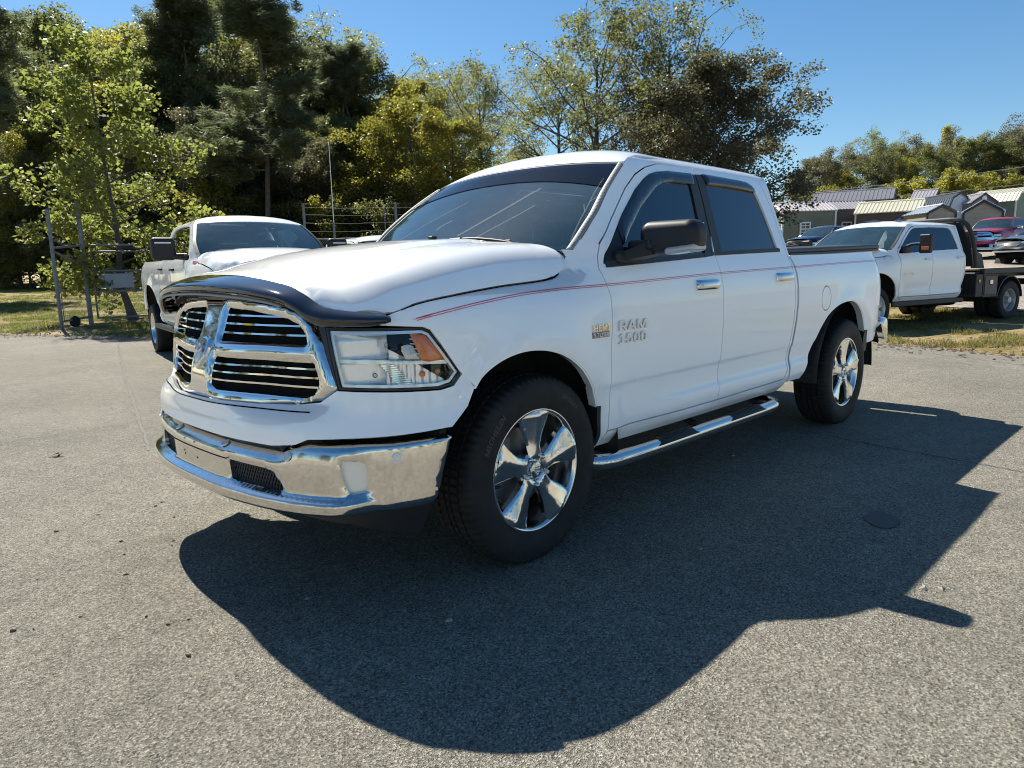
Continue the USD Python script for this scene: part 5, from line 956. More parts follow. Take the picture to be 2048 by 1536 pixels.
# crossover car: its own panels on the same kind of surface
CRX = dict(zs=(0, .41, .95, 1.2, 1.31, 1.90, 2.2), zd=(0, .33, .78, 1.00, 1.08, 1.63, 1.9))
W_CX = Warp([-3.6, -2.55, -1.56, -.95, -.40, 0, .99], [-3.4, -2.45, -1.45, -.98, -.30, 0, .90], .925, zs=CRX['zs'], zd=CRX['zd'], ytop=.90)
p = onground(2046, 527); z = float(gz(p[0], p[1]))
def crossover(label, loc, rz):
    t = thing('crossover_car', label, 'car', None, loc, rz); W = W_CX; col = paint('grey_metallic_paint', (.09, .10, .115), .45)
    quarter = K([(-2.41, .52), (-2.455, .60), (-2.50, .80), (-2.53, 1.0), (-2.525, 1.2), (-2.515, 1.40), (-2.507, 1.557), (-2.484, 1.725), (-2.464, 1.815), (-2.43, 1.872), (-2.8, 1.86), (-3.15, 1.80), (-3.38, 1.42), (-3.46, 1.30), (-3.50, .95), (-3.46, .52), (-3.22, .50)]+[(-2.70+.53*np.cos(a)-.02, .41+.53*np.sin(a)) for a in np.linspace(.15, np.pi-.1, 14)])
    qg = K([(-2.56, 1.36), (-2.55, 1.60), (-2.50, 1.76), (-2.80, 1.76), (-3.05, 1.68), (-3.2, 1.40)])
    for s in both:
        part(t, 'fender', W(MS(base('fender', True), s)), col); part(t, 'cab_frame', W(MS(base('cab_frame', True), s)), col)
        d = part(t, 'front_door', W(MS(base('front_door', True), s)), col); part(d, 'window_glass', W(MS(base('glass_front', True), s)), FARGLASS)
        d = part(t, 'rear_door', W(MS(base('rear_door', True), s)), col); part(d, 'window_glass', W(MS(base('glass_rear', True), s)), PRIVACY)
        q = part(t, 'rear_quarter', W(MS(patch(SIDE, quarter.buffer(0).difference(qg), h=.1, hb=.05, flange=.02, flip=True), s)), col); part(q, 'quarter_window', W(MS(patch(SIDE, qg.buffer(.005), h=.1, hb=.05, flange=0, flip=True, off=-.01), s)), PRIVACY)
        part(t, 'arch_trim', W(MS(patch(SIDE, LineString(archF).buffer(.03), h=.05, hb=.03, flange=.03, flip=True, off=.006), s)), BLACK); part(t, 'rocker_trim', W(MS(patch(SIDE, sbox(-2.45, .42, -.5, .52), h=.2, hb=.1, flange=.02, flip=True, off=.006), s)), BLACK)
        part(t, 'inner_structure', [W(MS(patch(SIDE, inner.intersection(sbox(-2.6, 0, 2, 3)), h=.15, hb=.08, flange=0, flip=True, off=-.03), s)), W(MS(base('inner_up', True), s))], VOID); part(t, 'wheel_liner', W(MS(base('liner', True), s)), LINER)
        for xc in (0, -2.70): wp = plain_wheel(t, s, .355, .235, .23, SATIN_SILVER, spokes=10); set_xf(wp, (xc, s*.80, .352))
        hl = part(t, 'headlamp', W(patch(FRONT, (lambda q: q if s > 0 else mirp(q))(K([(.62, 1.07), (.75, 1.10), (1.1, 1.09), (1.30, 1.03), (1.2, .99), (.8, .985), (.66, 1.02)])), h=.05, hb=.03, flange=.03, off=.004)), REFL)
        part(hl, 'lamp_lens', W(patch(FRONT, (lambda q: q if s > 0 else mirp(q))(K([(.62, 1.07), (.75, 1.10), (1.1, 1.09), (1.30, 1.03), (1.2, .99), (.8, .985), (.66, 1.02)])), h=.05, hb=.03, flange=0, off=.012)), CLEAR)
        m0 = W.pts(np.array([-.68, .93, 1.36]))*[1, s, 1]; part(t, 'side_mirror', rbox(m0+[-.03, s*.14, .04], (.12, .20, .14), .04), col)
        part(t, 'fog_lamp_trim', W(patch(FRONT, (lambda q: q if s > 0 else mirp(q))(K([(1.02, .80), (1.10, .80), (1.10, .68), (1.06, .66)])), h=.05, hb=.03, flange=.01, off=.01)), SATIN_SILVER)
    part(t, 'hood', W(base('hood', True)), col); part(t, 'roof', W(base('roof', True)), col); part(t, 'windshield', W(base('windshield', True)), FARGLASS)
    part(t, 'rear_roof', W(patch(ROOFH, K([(-2.6, -.70), (-2.6, .70), (-3.15, .66), (-3.2, -.66)]), h=.1, hb=.06, flange=.02)), col)
    hatch = hull([(x, y, z_) for x, yy, z_ in ((-3.25, .80, .55), (-3.30, .84, 1.02), (-2.86, .58, 1.56)) for y in (-yy, yy)]+[(-3.1, 0, .5), (-2.8, 0, 1.56)]); part(t, 'tailgate', hatch, col)
    fr = K([(-1.30, .60), (1.30, .60), (1.334, .829), (1.289, .98), (.62, 1.06), (.60, 1.12), (-.60, 1.12), (-.62, 1.06), (-1.289, .98), (-1.334, .829)])
    part(t, 'front_bumper', W(patch(FRONT, fr, h=.06, hb=.03, flange=.03)), col)
    gp_ = K([(-.55, 1.06), (.55, 1.06), (.60, 1.0), (.42, .80), (-.42, .80), (-.60, 1.0)]); gr_ = part(t, 'grille', W(patch(FRONT, gp_, h=.06, hb=.03, flange=.01, off=.008)), VOID)
    for z_ in np.arange(.83, 1.05, .035): part(gr_, 'grille_bar', W(patch(FRONT, LineString([(-.6, z_), (.6, z_)]).buffer(.008).intersection(gp_), h=.06, hb=.04, flange=.01, off=.016)), SATIN_SILVER)
    part(gr_, 'grille_emblem', W(patch(FRONT, shapely.affinity.scale(Point(0, .95).buffer(1), .10, .05), h=.03, hb=.02, flange=.02, off=.024)), SATIN_SILVER)
    part(t, 'skid_plate', W(patch(FRONT, K([(-.9, .66), (.9, .66), (.75, .60), (-.75, .60)]), h=.06, hb=.04, flange=.04, off=.02)), SATIN_SILVER); part(t, 'lower_grille', W(patch(FRONT, K([(-.8, .76), (.8, .76), (.75, .68), (-.75, .68)]), h=.08, hb=.05, flange=0, off=.006)), VOID)
    part(t, 'underbody', bx((-1.3, 0, .34), (4.0, 1.5, .20), .05), VOID); part(t, 'dashboard', W(hull([(-.44, -.80, 1.25), (-.44, .80, 1.25), (-.74, -.78, 1.31), (-.74, .78, 1.31), (-.80, .78, 1.15), (-.80, -.78, 1.15)])), DASH)
    return t
crossover('dark grey crossover car at the right edge, parked beyond the flatbed deck', (p[0], p[1], z), facing(p, -43))
# ---------------------------------------------------------------- portable sheds on the rise
def siding(name, c, vertical=True):
    if name in _mats: return _mats[name]
    n = {'tc': ('texture_coordinate', {}), 'w': ('wave_texture', dict(wave_type='bands', bands_direction='x' if vertical else 'z', scale=2.4 if vertical else 1.3, profile='saw')), 'r': ('map_range', dict(from_min=0., from_max=.12, to_min=.62, to_max=1., clamp=True)), 'm': ('mix', dict(mix_type='multiply', fac=1., color1=c)), 'p': ('principled_bsdf', dict(roughness=.7)), 'n': ('noise_texture', dict(scale=1.5, detail=5.)), 'r2': ('map_range', dict(from_min=.3, from_max=.7, to_min=.85, to_max=1.1)), 'm2': ('mix', dict(mix_type='multiply', fac=1.))}
    l = [('tc.object', 'w.vector'), ('w.fac', 'r.value'), ('r.result', 'm.color2'), ('m.color', 'm2.color1'), ('tc.object', 'n.vector'), ('n.fac', 'r2.value'), ('r2.result', 'm2.color2'), ('m2.color', 'p.base_color')]
    _mats[name] = usdkit.material(stage, '/World/Looks/'+name, n, l, surface='p.BSDF'); return _mats[name]
TRIMW = M('white_trim', (.72, .72, .69), .5); TRIMC = M('cream_trim', (.66, .60, .46), .5); TRIMD = M('dark_trim', (.03, .03, .032), .5)
PANE = M('dark_pane', (.012, .014, .016), .05, spec=.8)
def roofm(name, c): return M(name, c, .38, .25, var=(2.2, tuple(.75*q for q in c), .5))
def shed(label, pL, pR, depth, wall_h, rise, wallm, roof_m, trim, windows=(), door=None, gambrel=False, gable_face=False, over=.12, vent=None, rib=.23, side_m=None):
    """pL, pR: the eave corners of the face turned to us (pixel x, y, metres away); the roof runs back by depth. gable_face: that face is the gable end, else a long side."""
    A, B = at(*pL), at(*pR); zE = (A[2]+B[2])/2; d = B-A; d[2] = 0; L = np.linalg.norm(d); ex = d/L; ey = np.cross([0, 0, 1.], ex)
    if np.dot(ey, CAM-A) > 0: ey = -ey                        # ey runs away from the camera
    mid = (A+B)/2+ey*depth/2; base_z = float(min(gz(A[0], A[1]), gz(B[0], B[1])))-.05; H = zE-base_z
    rz = math.atan2(ex[1], ex[0]); t = thing('shed', label, 'shed', None, (mid[0], mid[1], base_z), rz); sg = 1.0 if np.dot(np.cross(ex, [0, 0, 1.]), ey) < 0 else -1.0
    # local: x along the face, y away from us (sg), origin at the middle of the floor
    f = -sg*depth/2
    lx, ly = (L, depth)
    ridge_along_x = not gable_face; span = ly if ridge_along_x else lx; run = lx if ridge_along_x else ly
    if gambrel: prof = [(-span/2, H), (-span*.36, H+rise*.62), (0, H+rise), (span*.36, H+rise*.62), (span/2, H)]
    else: prof = [(-span/2, H), (0, H+rise), (span/2, H)]
    sw = (lambda a, b, z: (a, b, z)) if ridge_along_x else (lambda a, b, z: (b, a, z))   # (along, across, z)
    # walls
    part(t, 'wall', bx((0, f-sg*-.03, H/2), (lx, .06, H)), wallm if not gable_face else wallm); part(t, 'wall', bx((0, -f, H/2), (lx, .06, H)), side_m or wallm)
    for s in both: part(t, 'wall', bx((s*(lx/2-.03), 0, H/2), (.06, ly-.13, H)), side_m or wallm)
    for s in both:                                             # gable triangles
        pts = [sw(s*(run/2-.03)+q, a, z) for a, z in prof for q in (-.028, .028)]; g_ = part(t, 'gable', hull(pts, False), wallm if gable_face or side_m is None else side_m)
        if vent:
            c = sw(s*(run/2+.02), 0, H+rise*.52); part(g_, 'vent', bx(c, tuple(np.abs(sw(.05, .34, .34)))), vent)
        part(t, 'fascia_board', [hull([sw(s*(run/2+over)+q, a, z+dz) for a, z in (prof[k], prof[k+1]) for q in (-.02, .02) for dz in (-.10, .06)], False) for k in range(len(prof)-1)], trim)
    # ribbed roof sheets
    for k in range(len(prof)-1):
        (a0, z0), (a1, z1) = prof[k], prof[k+1]; n_ = np.array([-(z1-z0), a1-a0]); n_ = n_/np.linalg.norm(n_); n_ = n_*np.sign(n_[1])
        u = np.array([a1-a0, z1-z0])/np.hypot(a1-a0, z1-z0)
        if k == 0: a0, z0 = a0-u[0]*over, z0-u[1]*over
        if k == len(prof)-2: a1, z1 = a1+u[0]*over, z1+u[1]*over
        n0 = (a0+n_[0]*.05, z0+n_[1]*.05); n1 = (a1+n_[0]*.05, z1+n_[1]*.05); R2 = run/2+over
        sh_ = hull([sw(x, a, z) for x in (-R2, R2) for a, z in ((a0, z0), (a1, z1), n0, n1)], False); rp = part(t, 'roof', sh_, roof_m)
        ribs = []
        for x in np.arange(-R2+.1, R2, rib):
            ribs.append(hull([sw(x+q, a+n_[0]*h, z+n_[1]*h) for a, z in (n0, n1) for q, h in ((-.035, -.004), (.035, -.004), (-.015, .035), (.015, .035))], False))
        part(rp, 'roof_ribs', ribs, roof_m, kind='stuff')
    part(t, 'ridge_cap', hull([sw(x, a, H+rise+dz) for x in (-run/2-over, run/2+over) for a, dz in ((-.14, .03), (.14, .03), (0, .10))], False), roof_m)
    for sx in (-1, 1):
        for sy in (-1, 1): part(t, 'corner_trim', bx((sx*(lx/2+.012), sy*(ly/2+.012), H/2), (.10, .10, H)), trim)
    for wx, wz, ww, wh, nx, ny in windows:                     # on the face turned to us; wx, wz centre as fractions of the face
        c = np.array([(-.5+wx)*lx*1.0, f-sg*.02, wz*H]); w_ = part(t, 'window', bx(c, (ww, .08, wh)), PANE)
        for q in (-1, 1): part(w_, 'frame', bx(c+[q*ww/2, -sg*.02, 0], (.09, .10, wh+.09)), TRIMW); part(w_, 'frame', bx(c+[0, -sg*.02, q*wh/2], (ww-.09, .10, .09)), TRIMW)
        for k in range(1, nx): part(w_, 'muntin', bx(c+[(-.5+k/nx)*ww, -sg*.035, 0], (.035, .04, wh-.09)), TRIMW)
        for k in range(1, ny): part(w_, 'muntin', bx(c+[0, -sg*.033, (-.5+k/ny)*wh], (ww-.09, .04, .035 if k != ny//2 else .07)), TRIMW)
    return t, L, H
OLIVE, DKBROWN, BROWN, KHAKI = siding('olive_siding', (.165, .168, .110)), siding('charcoal_brown_siding', (.11, .095, .086)), siding('brown_siding', (.10, .066, .050)), siding('khaki_sheet', (.33, .305, .235), False)
DKGREY, GREYS, BLUEG, GREENS, BEIGE = siding('dark_grey_siding', (.12, .115, .118)), siding('grey_siding', (.15, .155, .16)), siding('pale_blue_siding', (.55, .61, .66)), siding('green_siding', (.14, .18, .13)), siding('beige_sheet', (.42, .36, .26), False)
PURP, DKROOF, CREAMR, GALV, BLUEROOF = roofm('weathered_metal_roof', (.42, .385, .39)), roofm('charcoal_metal_roof', (.24, .225, .235)), roofm('cream_metal_roof', (.66, .61, .45)), roofm('pale_galvanised_roof', (.64, .67, .70)), roofm('dark_slate_metal_roof', (.11, .12, .14))
shed('olive shed with pinkish ribbed metal roof and one white window, leftmost of the sheds', (1566, 424, 46), (1671, 419, 46), 3.0, 2.3, .62, OLIVE, PURP, TRIMW, windows=((.43, .60, .62, .82, 2, 4),), rib=.24)
shed('charcoal brown shed with dark ribbed roof between the olive and the cream roofed sheds', (1672, 420, 47.5), (1745, 416, 47.5), 3.2, 2.3, .62, DKBROWN, DKROOF, TRIMW, windows=((.30, .56, .62, .80, 2, 4),), rib=.22)
shed('brown shed with cream ribbed roof and two white windows beside the khaki sheds', (1712, 426, 45), (1838, 421.5, 43), 3.4, 2.3, .72, BROWN, CREAMR, TRIMC, windows=((.20, .50, .50, .85, 3, 4), (.80, .60, .55, .6, 2, 2)), vent=TRIMW, rib=.22)
shed('smaller khaki metal shed with pale roof, its gable end beside the brown shed', (1855, 424.5, 41), (1911, 424, 41), 4.4, 2.2, .40, KHAKI, GALV, TRIMD, gable_face=True, side_m=BEIGE, rib=.3)
sk, L_, H_ = shed('larger khaki metal shed with pale roof, its gable end behind the red pickup', (1928, 423.5, 40), (2006, 421.5, 39), 5.5, 2.4, .58, KHAKI, GALV, TRIMD, gable_face=True, side_m=BEIGE, rib=.3)
shed('long dark grey shed with white gable vent rising behind the olive shed', (1622, 404, 58), (1784, 400, 55), 4.2, 2.6, .95, DKGREY, DKROOF, TRIMD, vent=TRIMW, rib=.3)
shed('small grey gabled shed behind the cream roofed one', (1822, 399, 58), (1866, 398, 57), 3.0, 2.4, .8, GREYS, PURP, TRIMD, vent=None, rib=.25)
shed('dark roofed barn style shed with a pale blue gable end', (1872, 408, 54), (1903, 408, 54), 6.0, 2.4, .01, BLUEG, BLUEROOF, TRIMD, rib=.3) if False else None
shed('barn style shed with a pale blue gambrel gable end and slate roof', (1899.5, 409, 53), (1937.5, 409, 53), 7.5, 2.5, .88, BLUEG, BLUEROOF, TRIMD, gambrel=True, gable_face=True, vent=None, rib=.3)
shed('grey gabled shed with white vent behind the larger khaki shed', (1942, 405, 52), (1994, 404, 52), 4.5, 2.5, .62, GREYS, PURP, TRIMD, gable_face=True, vent=TRIMW, rib=.3)
shed('long barn style shed with cream ribbed roof and green end, rearmost on the right', (1935, 405, 60), (2032, 402, 57), 4.2, 2.6, 1.0, GREENS, CREAMR, TRIMC, gambrel=True, rib=.3)
# ---------------------------------------------------------------- fence and gate
ft = thing('chain_link_fence', 'tall chain link fence with barbed wire strands running behind the white heavy duty pickup', 'fence')
P1 = np.array([-3.45, -19.0]); FD = np.array([-.960, .279]); FD /= np.linalg.norm(FD); GD = np.array([1.32, 2.25])
gp = lambda p: float(gz(p[0], p[1]))
fpts = [P1+FD*k for k in (6.0, 9.0, 12.0, 15.0, 18.0, 21.0, 24.0)]
def links(parent, a, b, h0, h1, step=.075):
    L = np.linalg.norm(b-a); d = (b-a)/L; gs = []
    za, zb = gp(a), gp(b)
    def P(s, h): q = a+d*s; return np.array([q[0], q[1], za+(zb-za)*s/L+h])
    for s in np.arange(-(h1-h0), L+(h1-h0), step):
        for sg in (1, -1):
            s0, s1 = s, s+sg*(h1-h0); t0, t1 = 0., 1.
            lo, hi = sorted(((0-s0)/(s1-s0), (L-s0)/(s1-s0))); t0, t1 = max(0, lo), min(1, hi)
            if t1-t0 > .01: gs.append(tube([P(s0+(s1-s0)*t0, h0+(h1-h0)*t0), P(s0+(s1-s0)*t1, h0+(h1-h0)*t1)], .0022, 3, caps=False))
    part(parent, 'chain_link_mesh', gs, STEEL, kind='stuff')
for p in fpts:
    part(ft, 'fence_post', tube([(p[0], p[1], gp(p)-.2), (p[0], p[1], gp(p)+3.35)], .042, 10), STEEL)
for a, b in zip(fpts[:-1], fpts[1:]):
    part(ft, 'top_rail', tube([(*a, gp(a)+2.25), (*b, gp(b)+2.25)], .025, 8), STEEL)
    for h in (2.5, 2.75, 3.0, 3.22): part(ft, 'barbed_wire', tube([(*a, gp(a)+h), (*((a+b)/2), gp((a+b)/2)+h-.02), (*b, gp(b)+h)], .006, 4), STEEL)
links(ft, fpts[0], fpts[-1], .05, 2.25)
gt = thing('gate', 'tall grey steel pipe gate with chain link and diagonal braces at the lot edge', 'gate')
tall, short = np.array([-3.45, -19.0]), np.array([-2.46, -17.75])
zt, zs_ = gp(tall), gp(short)
part(gt, 'gate_post', tube([(*tall, zt-.1), (*tall, zt+3.3)], .062, 12), STEEL)
part(gt, 'gate_post', tube([(*short, zs_-.02), (*short, zs_+2.95)], .045, 12), STEEL)
for q, r in ((tall, .062), (short, .045)): part(gt, 'post_cap', lathe([(0, .03), (r*.8, .02), (r*1.1, 0)], 14, axis='z', angle=40).mv((q[0], q[1], (zt+3.3) if q is tall else zs_+2.95)), STEEL)
L3 = lambda p, h: (p[0], p[1], gp(p)+h)
part(gt, 'gate_rail', tube([L3(short, 2.02), L3(tall, 2.12)], .030, 10), STEEL)
part(gt, 'gate_brace', tube([L3(short, 1.95), L3(tall, 1.55)], .028, 10), STEEL)
part(gt, 'gate_rail', tube([L3(short, .18), L3(tall, .18)], .030, 10), STEEL)
end = tall+FD*4.6; st = tall+FD*.18
part(gt, 'gate_stile', tube([L3(st, .12), L3(st, 1.95)], .026, 10), STEEL); part(gt, 'gate_stile', tube([L3(end, .12), L3(end, 2.0)], .026, 10), STEEL)
for h in (.14, .86, 1.42, 1.95, 2.12): part(gt, 'gate_rail', tube([L3(st, h), L3(end, h)], .030 if h != .86 else .034, 10), STEEL)
part(gt, 'gate_brace', tube([L3(st, 1.40), L3(tall+FD*2.4, .90)], .024, 8), STEEL); part(gt, 'gate_brace', tube([L3(tall+FD*2.4, .86), L3(end, .2)], .024, 8), STEEL)
for h in (.5, 1.1, 1.7): part(gt, 'hinge', tube([L3(tall, h), L3(st, h)], .02, 8), STEEL)
links(gt, st, end, .16, 1.40); links(gt, short+(tall-short)*.08, short+(tall-short)*.95, .2, .9)
part(gt, 'tension_bar', tube([L3(short+(tall-short)*.10, .2), L3(short+(tall-short)*.10, 1.2)], .012, 6), STEEL)
sgn = thing('gate_sign', 'weathered white sign board wired to the open gate behind the young oak', 'sign')
a, b = tall+FD*.30, tall+FD*1.15; nrm = np.array([FD[1], -FD[0]]); nrm = nrm*np.sign(nrm @ (CAM[:2]-tall))
part(sgn, 'sign_board', hull([(*(q+nrm*o), gp(q)+h) for q in (a, b) for o in (.05, .07) for h in (.95, 1.34)], False), M('weathered_sign', (.24, .26, .29), .6, var=(6, (.2, .22, .25), .8)))
wc = np.array([*(short+(tall-short)*.45+nrm*.10), gp(short)+.14]); RW = Rz(.4)
part(gt, 'roller_wheel', [lathe([(.08, .035), (.13, .04), (.145, .02), (.145, -.02), (.13, -.04), (.08, -.035)], 28, angle=35).rot(RW).mv(wc), lathe([(0, .03), (.08, .03), (.085, 0)], 20, angle=40).rot(RW).mv(wc)], RUBBER)
ap = thing('antenna_pole', 'thin white whip antenna on a steel mast behind the heavy duty pickup', 'antenna'); q = at(671, 500, 22.0)
part(ap, 'mast', tube([(q[0], q[1], gp(q)), (q[0], q[1], gp(q)+2.75)], .035, 8), STEEL); part(ap, 'whip', tube([(q[0], q[1], gp(q)+2.75), (q[0], q[1], gp(q)+5.15)], np.array([.014, .008]), 6), TRIMW)
ap2 = thing('antenna_pole', 'short thin pole standing left of the near windshield', 'antenna'); q = at(773, 500, 24.0)
part(ap2, 'mast', tube([(q[0], q[1], gp(q)), (q[0], q[1], gp(q)+3.3)], .016, 6), STEEL)
# power lines on the right
def wire(label, A, B, sag, r):
    t = np.linspace(0, 1, 30)[:, None]; P = np.array(A)*(1-t)+np.array(B)*t; P[:, 2] -= sag*4*(t*(1-t))[:, 0]
    solo('power_line', tube(P, r, 5), M('wire_alu', (.30, .30, .31), .4, .6), label, 'power line')
wire('upper power line crossing in front of the far wooded ridge', at(1500, 392, 70), at(2150, 318, 52), .35, .022)
wire('lower power line just above the shed roofs', at(1500, 408, 72), at(2150, 357, 54), .30, .022)
# ---------------------------------------------------------------- trees
def leaf_mat(name, ramp, trans=.5, gl=.45):
    ramp = [(q, tuple(min(.5, 1.5*v) for v in c)) for q, c in ramp] if 'grass' not in name and 'dead' not in name else ramp
    if name in _mats: return _mats[name]
    n = {'g': ('geometry', {}), 'oi': ('object_info', {}), 'r': ('rgb_ramp', dict(ramp=ramp)), 'h': ('hsv', {}), 'mr': ('map_range', dict(from_min=0., from_max=1., to_min=.75, to_max=1.2)), 'p': ('principled_bsdf', dict(roughness=gl, specular_ior_level=.45)), 't': ('translucent_bsdf', {}), 'hb': ('hsv', dict(value=3.1, saturation=1.12)), 'm': ('mix_closure', dict(fac=trans))}
    l = [('g.random_per_island', 'r.fac'), ('r.color', 'h.color'), ('oi.random', 'mr.value'), ('mr.result', 'h.value'), ('h.color', 'p.base_color'), ('h.color', 'hb.color'), ('hb.color', 't.color'), ('p.BSDF', 'm.closure1'), ('t.BSDF', 'm.closure2')]
    _mats[name] = usdkit.material(stage, '/World/Looks/'+name, n, l, surface='m.closure'); return _mats[name]
BARK = M('bark', (.060, .050, .042), .9, var=(6, (.10, .088, .075), .8), bump=(30, .6, .02))
BARKP = M('pine_bark', (.055, .042, .034), .9, var=(5, (.12, .085, .062), .8), bump=(22, .7, .03))
LF_Y = leaf_mat('leaves_yellow_green', [(0, (.10, .095, .022)), (.45, (.155, .138, .030)), (.75, (.21, .170, .038)), (.93, (.25, .155, .045)), (1, (.28, .095, .03))])
LF_G = leaf_mat('leaves_green', [(0, (.060, .064, .024)), (.5, (.098, .096, .030)), (.85, (.145, .125, .040)), (1, (.19, .13, .05))])
LF_D = leaf_mat('leaves_dark_oak', [(0, (.050, .048, .026)), (.5, (.085, .073, .038)), (.85, (.135, .10, .052)), (1, (.18, .105, .055))], .4)
LF_O = leaf_mat('leaves_olive_brown', [(0, (.075, .078, .030)), (.5, (.125, .118, .042)), (.85, (.18, .145, .055)), (1, (.20, .12, .06))])
LF_P = leaf_mat('pine_needles', [(0, (.050, .058, .028)), (.6, (.080, .085, .040)), (1, (.13, .115, .05))], .4, .5)
LF_R = leaf_mat('leaves_young_oak', [(0, (.070, .078, .024)), (.5, (.115, .118, .030)), (.84, (.175, .160, .040)), (.94, (.23, .13, .04)), (1, (.36, .09, .03))], .55, .42)
def leaves(C, rad, per, size, rng, flat=.6, long=1.0, droop=0.0):
    n = len(C)*per; c = np.repeat(C, per, 0); d = rng.normal(size=(n, 3)); d /= np.linalg.norm(d, axis=1, keepdims=True)
    c = c+d*(rng.random((n, 1))**.5)*rad*np.array([1, 1, flat])
    a = rng.normal(size=(n, 3)); a[:, 2] = a[:, 2]*.5-droop; a /= np.linalg.norm(a, axis=1, keepdims=True); b = np.cross(a, rng.normal(size=(n, 3))); b /= np.linalg.norm(b, axis=1, keepdims=True)
    s = size*rng.uniform(.6, 1.35, (n, 1)); w = s*.42/long; s = s*long**.5
    V = np.stack([c-a*s*.5, c+b*w, c+a*s*.5, c-b*w], 1).reshape(-1, 3); k = np.arange(n)*4
    return G(V, np.vstack([np.stack([k, k+1, k+2], 1), np.stack([k, k+2, k+3], 1)]))
def stick(p0, p1, r0, r1, n=4, bend=None):
    m = (p0+p1)/2+(bend if bend is not None else 0); return tube(np.array([p0, m, p1]), np.array([r0, (r0+r1)/2, r1]), n, caps=False)
def grow(seed, H=11., r=.16, cb=.25, spread=3.4, nb=22, up=.5, shape='round', sub=5, twig=4, lean=(0, 0), wob=.15, trunk_pts=None):
    rng = np.random.default_rng(seed); T = np.linspace(0, 1, 9)
    if trunk_pts is None:
        tp = np.stack([lean[0]*T**1.5+wob*np.cumsum(rng.normal(0, .35, 9))*T, lean[1]*T**1.5+wob*np.cumsum(rng.normal(0, .35, 9))*T, T*H*.93], 1)
    else: tp = PCH(np.linspace(0, 1, len(trunk_pts)), np.array(trunk_pts))(T)
    f = PCH(T, tp); rad = lambda t: r*(1-.86*t)**.9*(1+.5*np.exp(-t*18)); wood = [tube(tp, np.array([rad(t) for t in T]), 9, caps=False)]; tips = []
    for i in range(nb):
        t = cb+(1-cb)*((i+.5)/nb)**.9; az = i*2.39996+rng.normal(0, .3); p = f(t)
        if shape == 'round': L = spread*(.35+.85*np.sin(np.pi*min(1, (t-cb)/(1-cb)*.80+.18)))*rng.uniform(.7, 1.15)
        elif shape == 'cone': L = spread*(1.05-(t-cb)/(1-cb))**.8*rng.uniform(.6, 1.15)
        elif shape == 'vase': L = spread*(.6+.6*np.sin(np.pi*min(1, (t-cb)/(1-cb)*.7+.3)))*rng.uniform(.75, 1.2)
        elif shape == 'column': L = spread*(.5+.6*np.sin(np.pi*((t-cb)/(1-cb)*.9+.05)))*rng.uniform(.7, 1.1)
        el = up*(.5+t)+rng.normal(0, .15); d = np.array([np.cos(az)*np.cos(el), np.sin(az)*np.cos(el), np.sin(el)]); q = p+d*L+np.array([0, 0, .12*L*rng.normal()])
        bend = np.array([0, 0, -.06*L])+rng.normal(0, .05*L, 3); r0 = max(.012, rad(t)*.55); wood.append(stick(p, q, r0, r0*.35, 5, bend)); mid = (p+q)/2+bend*.9
        for j in range(sub):
            s = .30+.70*(j+rng.random())/sub; pp = p*(1-s)**2+2*mid*s*(1-s)+q*s*s; dd = d*.7+rng.normal(0, .62, 3); dd /= np.linalg.norm(dd); l2 = L*.42*rng.uniform(.6, 1.2)*(1.15-.5*s); qq = pp+dd*l2
            wood.append(stick(pp, qq, r0*.42, r0*.16, 4, rng.normal(0, .06*l2, 3)))
            for k in range(twig):
                s2 = .35+.65*(k+rng.random())/twig; p3 = pp+(qq-pp)*s2; d3 = dd*.5+rng.normal(0, .7, 3); d3 /= np.linalg.norm(d3); q3 = p3+d3*l2*.45*rng.uniform(.6, 1.2)
                if k % 2 == 0: wood.append(tube(np.array([p3, q3]), np.array([r0*.14, r0*.06]), 3, caps=False))
                tips += [q3]
            tips += [qq]
    return join(wood), np.array(tips), rng
def make_tree(name, label, group, loc, seed, leafm, per=36, size=.13, crad=.55, barkm=None, cat='tree', flat=.6, long=1.0, rz=0., keep=1.0, gkw=None, droop=0.0, extra=None):
    wood, tips, rng = grow(seed, **(gkw or {})); t = thing(name, label, cat, group, loc, rz)
    if keep < 1: tips = tips[rng.random(len(tips)) < keep]
    part(t, 'trunk', wood, barkm or BARK); part(t, 'crown', leaves(tips, crad, per, size, rng, flat, long, droop), leafm)
    if extra: extra(t, tips, rng)
    return t
def pine(name, label, group, loc, seed, H=17., rz=0.):
    rng = np.random.default_rng(seed); T = np.linspace(0, 1, 10); tp = np.stack([.5*np.sin(T*2+seed), .4*np.sin(T*3), T*H], 1); f = PCH(T, tp); rad = lambda t: .19*(1-.85*t); wood = [tube(tp, np.array([rad(q) for q in T]), 9, caps=False)]; tips = []
    for i in range(26):
        t = .38+.60*rng.random()**.8; az = rng.uniform(0, 6.28); p = f(t); L = (4.2*(1-t)**.55+.4)*rng.uniform(.45, 1.15); el = rng.normal(.05, .3)+.35*(t-.5); d = np.array([np.cos(az)*np.cos(el), np.sin(az)*np.cos(el), np.sin(el)]); bend = np.array([0, 0, -.12*L]); q = p+d*L+[0, 0, .22*L]; wood.append(stick(p, q, rad(t)*.42+.012, .014, 5, bend)); mid = (p+q)/2+bend
        for s in np.arange(.40, 1.01, .15):
            c = p*(1-s)**2+2*mid*s*(1-s)+q*s*s
            for _ in range(3):
                e = c+rng.normal(0, .42, 3)*[1, 1, .75]+d*.2; wood.append(tube(np.array([c, e]), np.array([.014, .006]), 3, caps=False)); tips += [e, e+rng.normal(0, .15, 3)]
    t = thing(name, label, 'tree', group, loc, rz); part(t, 'trunk', wood, BARKP); part(t, 'crown', leaves(np.array(tips), .42, 52, .24, rng, .75, 4.5), LF_P); return t
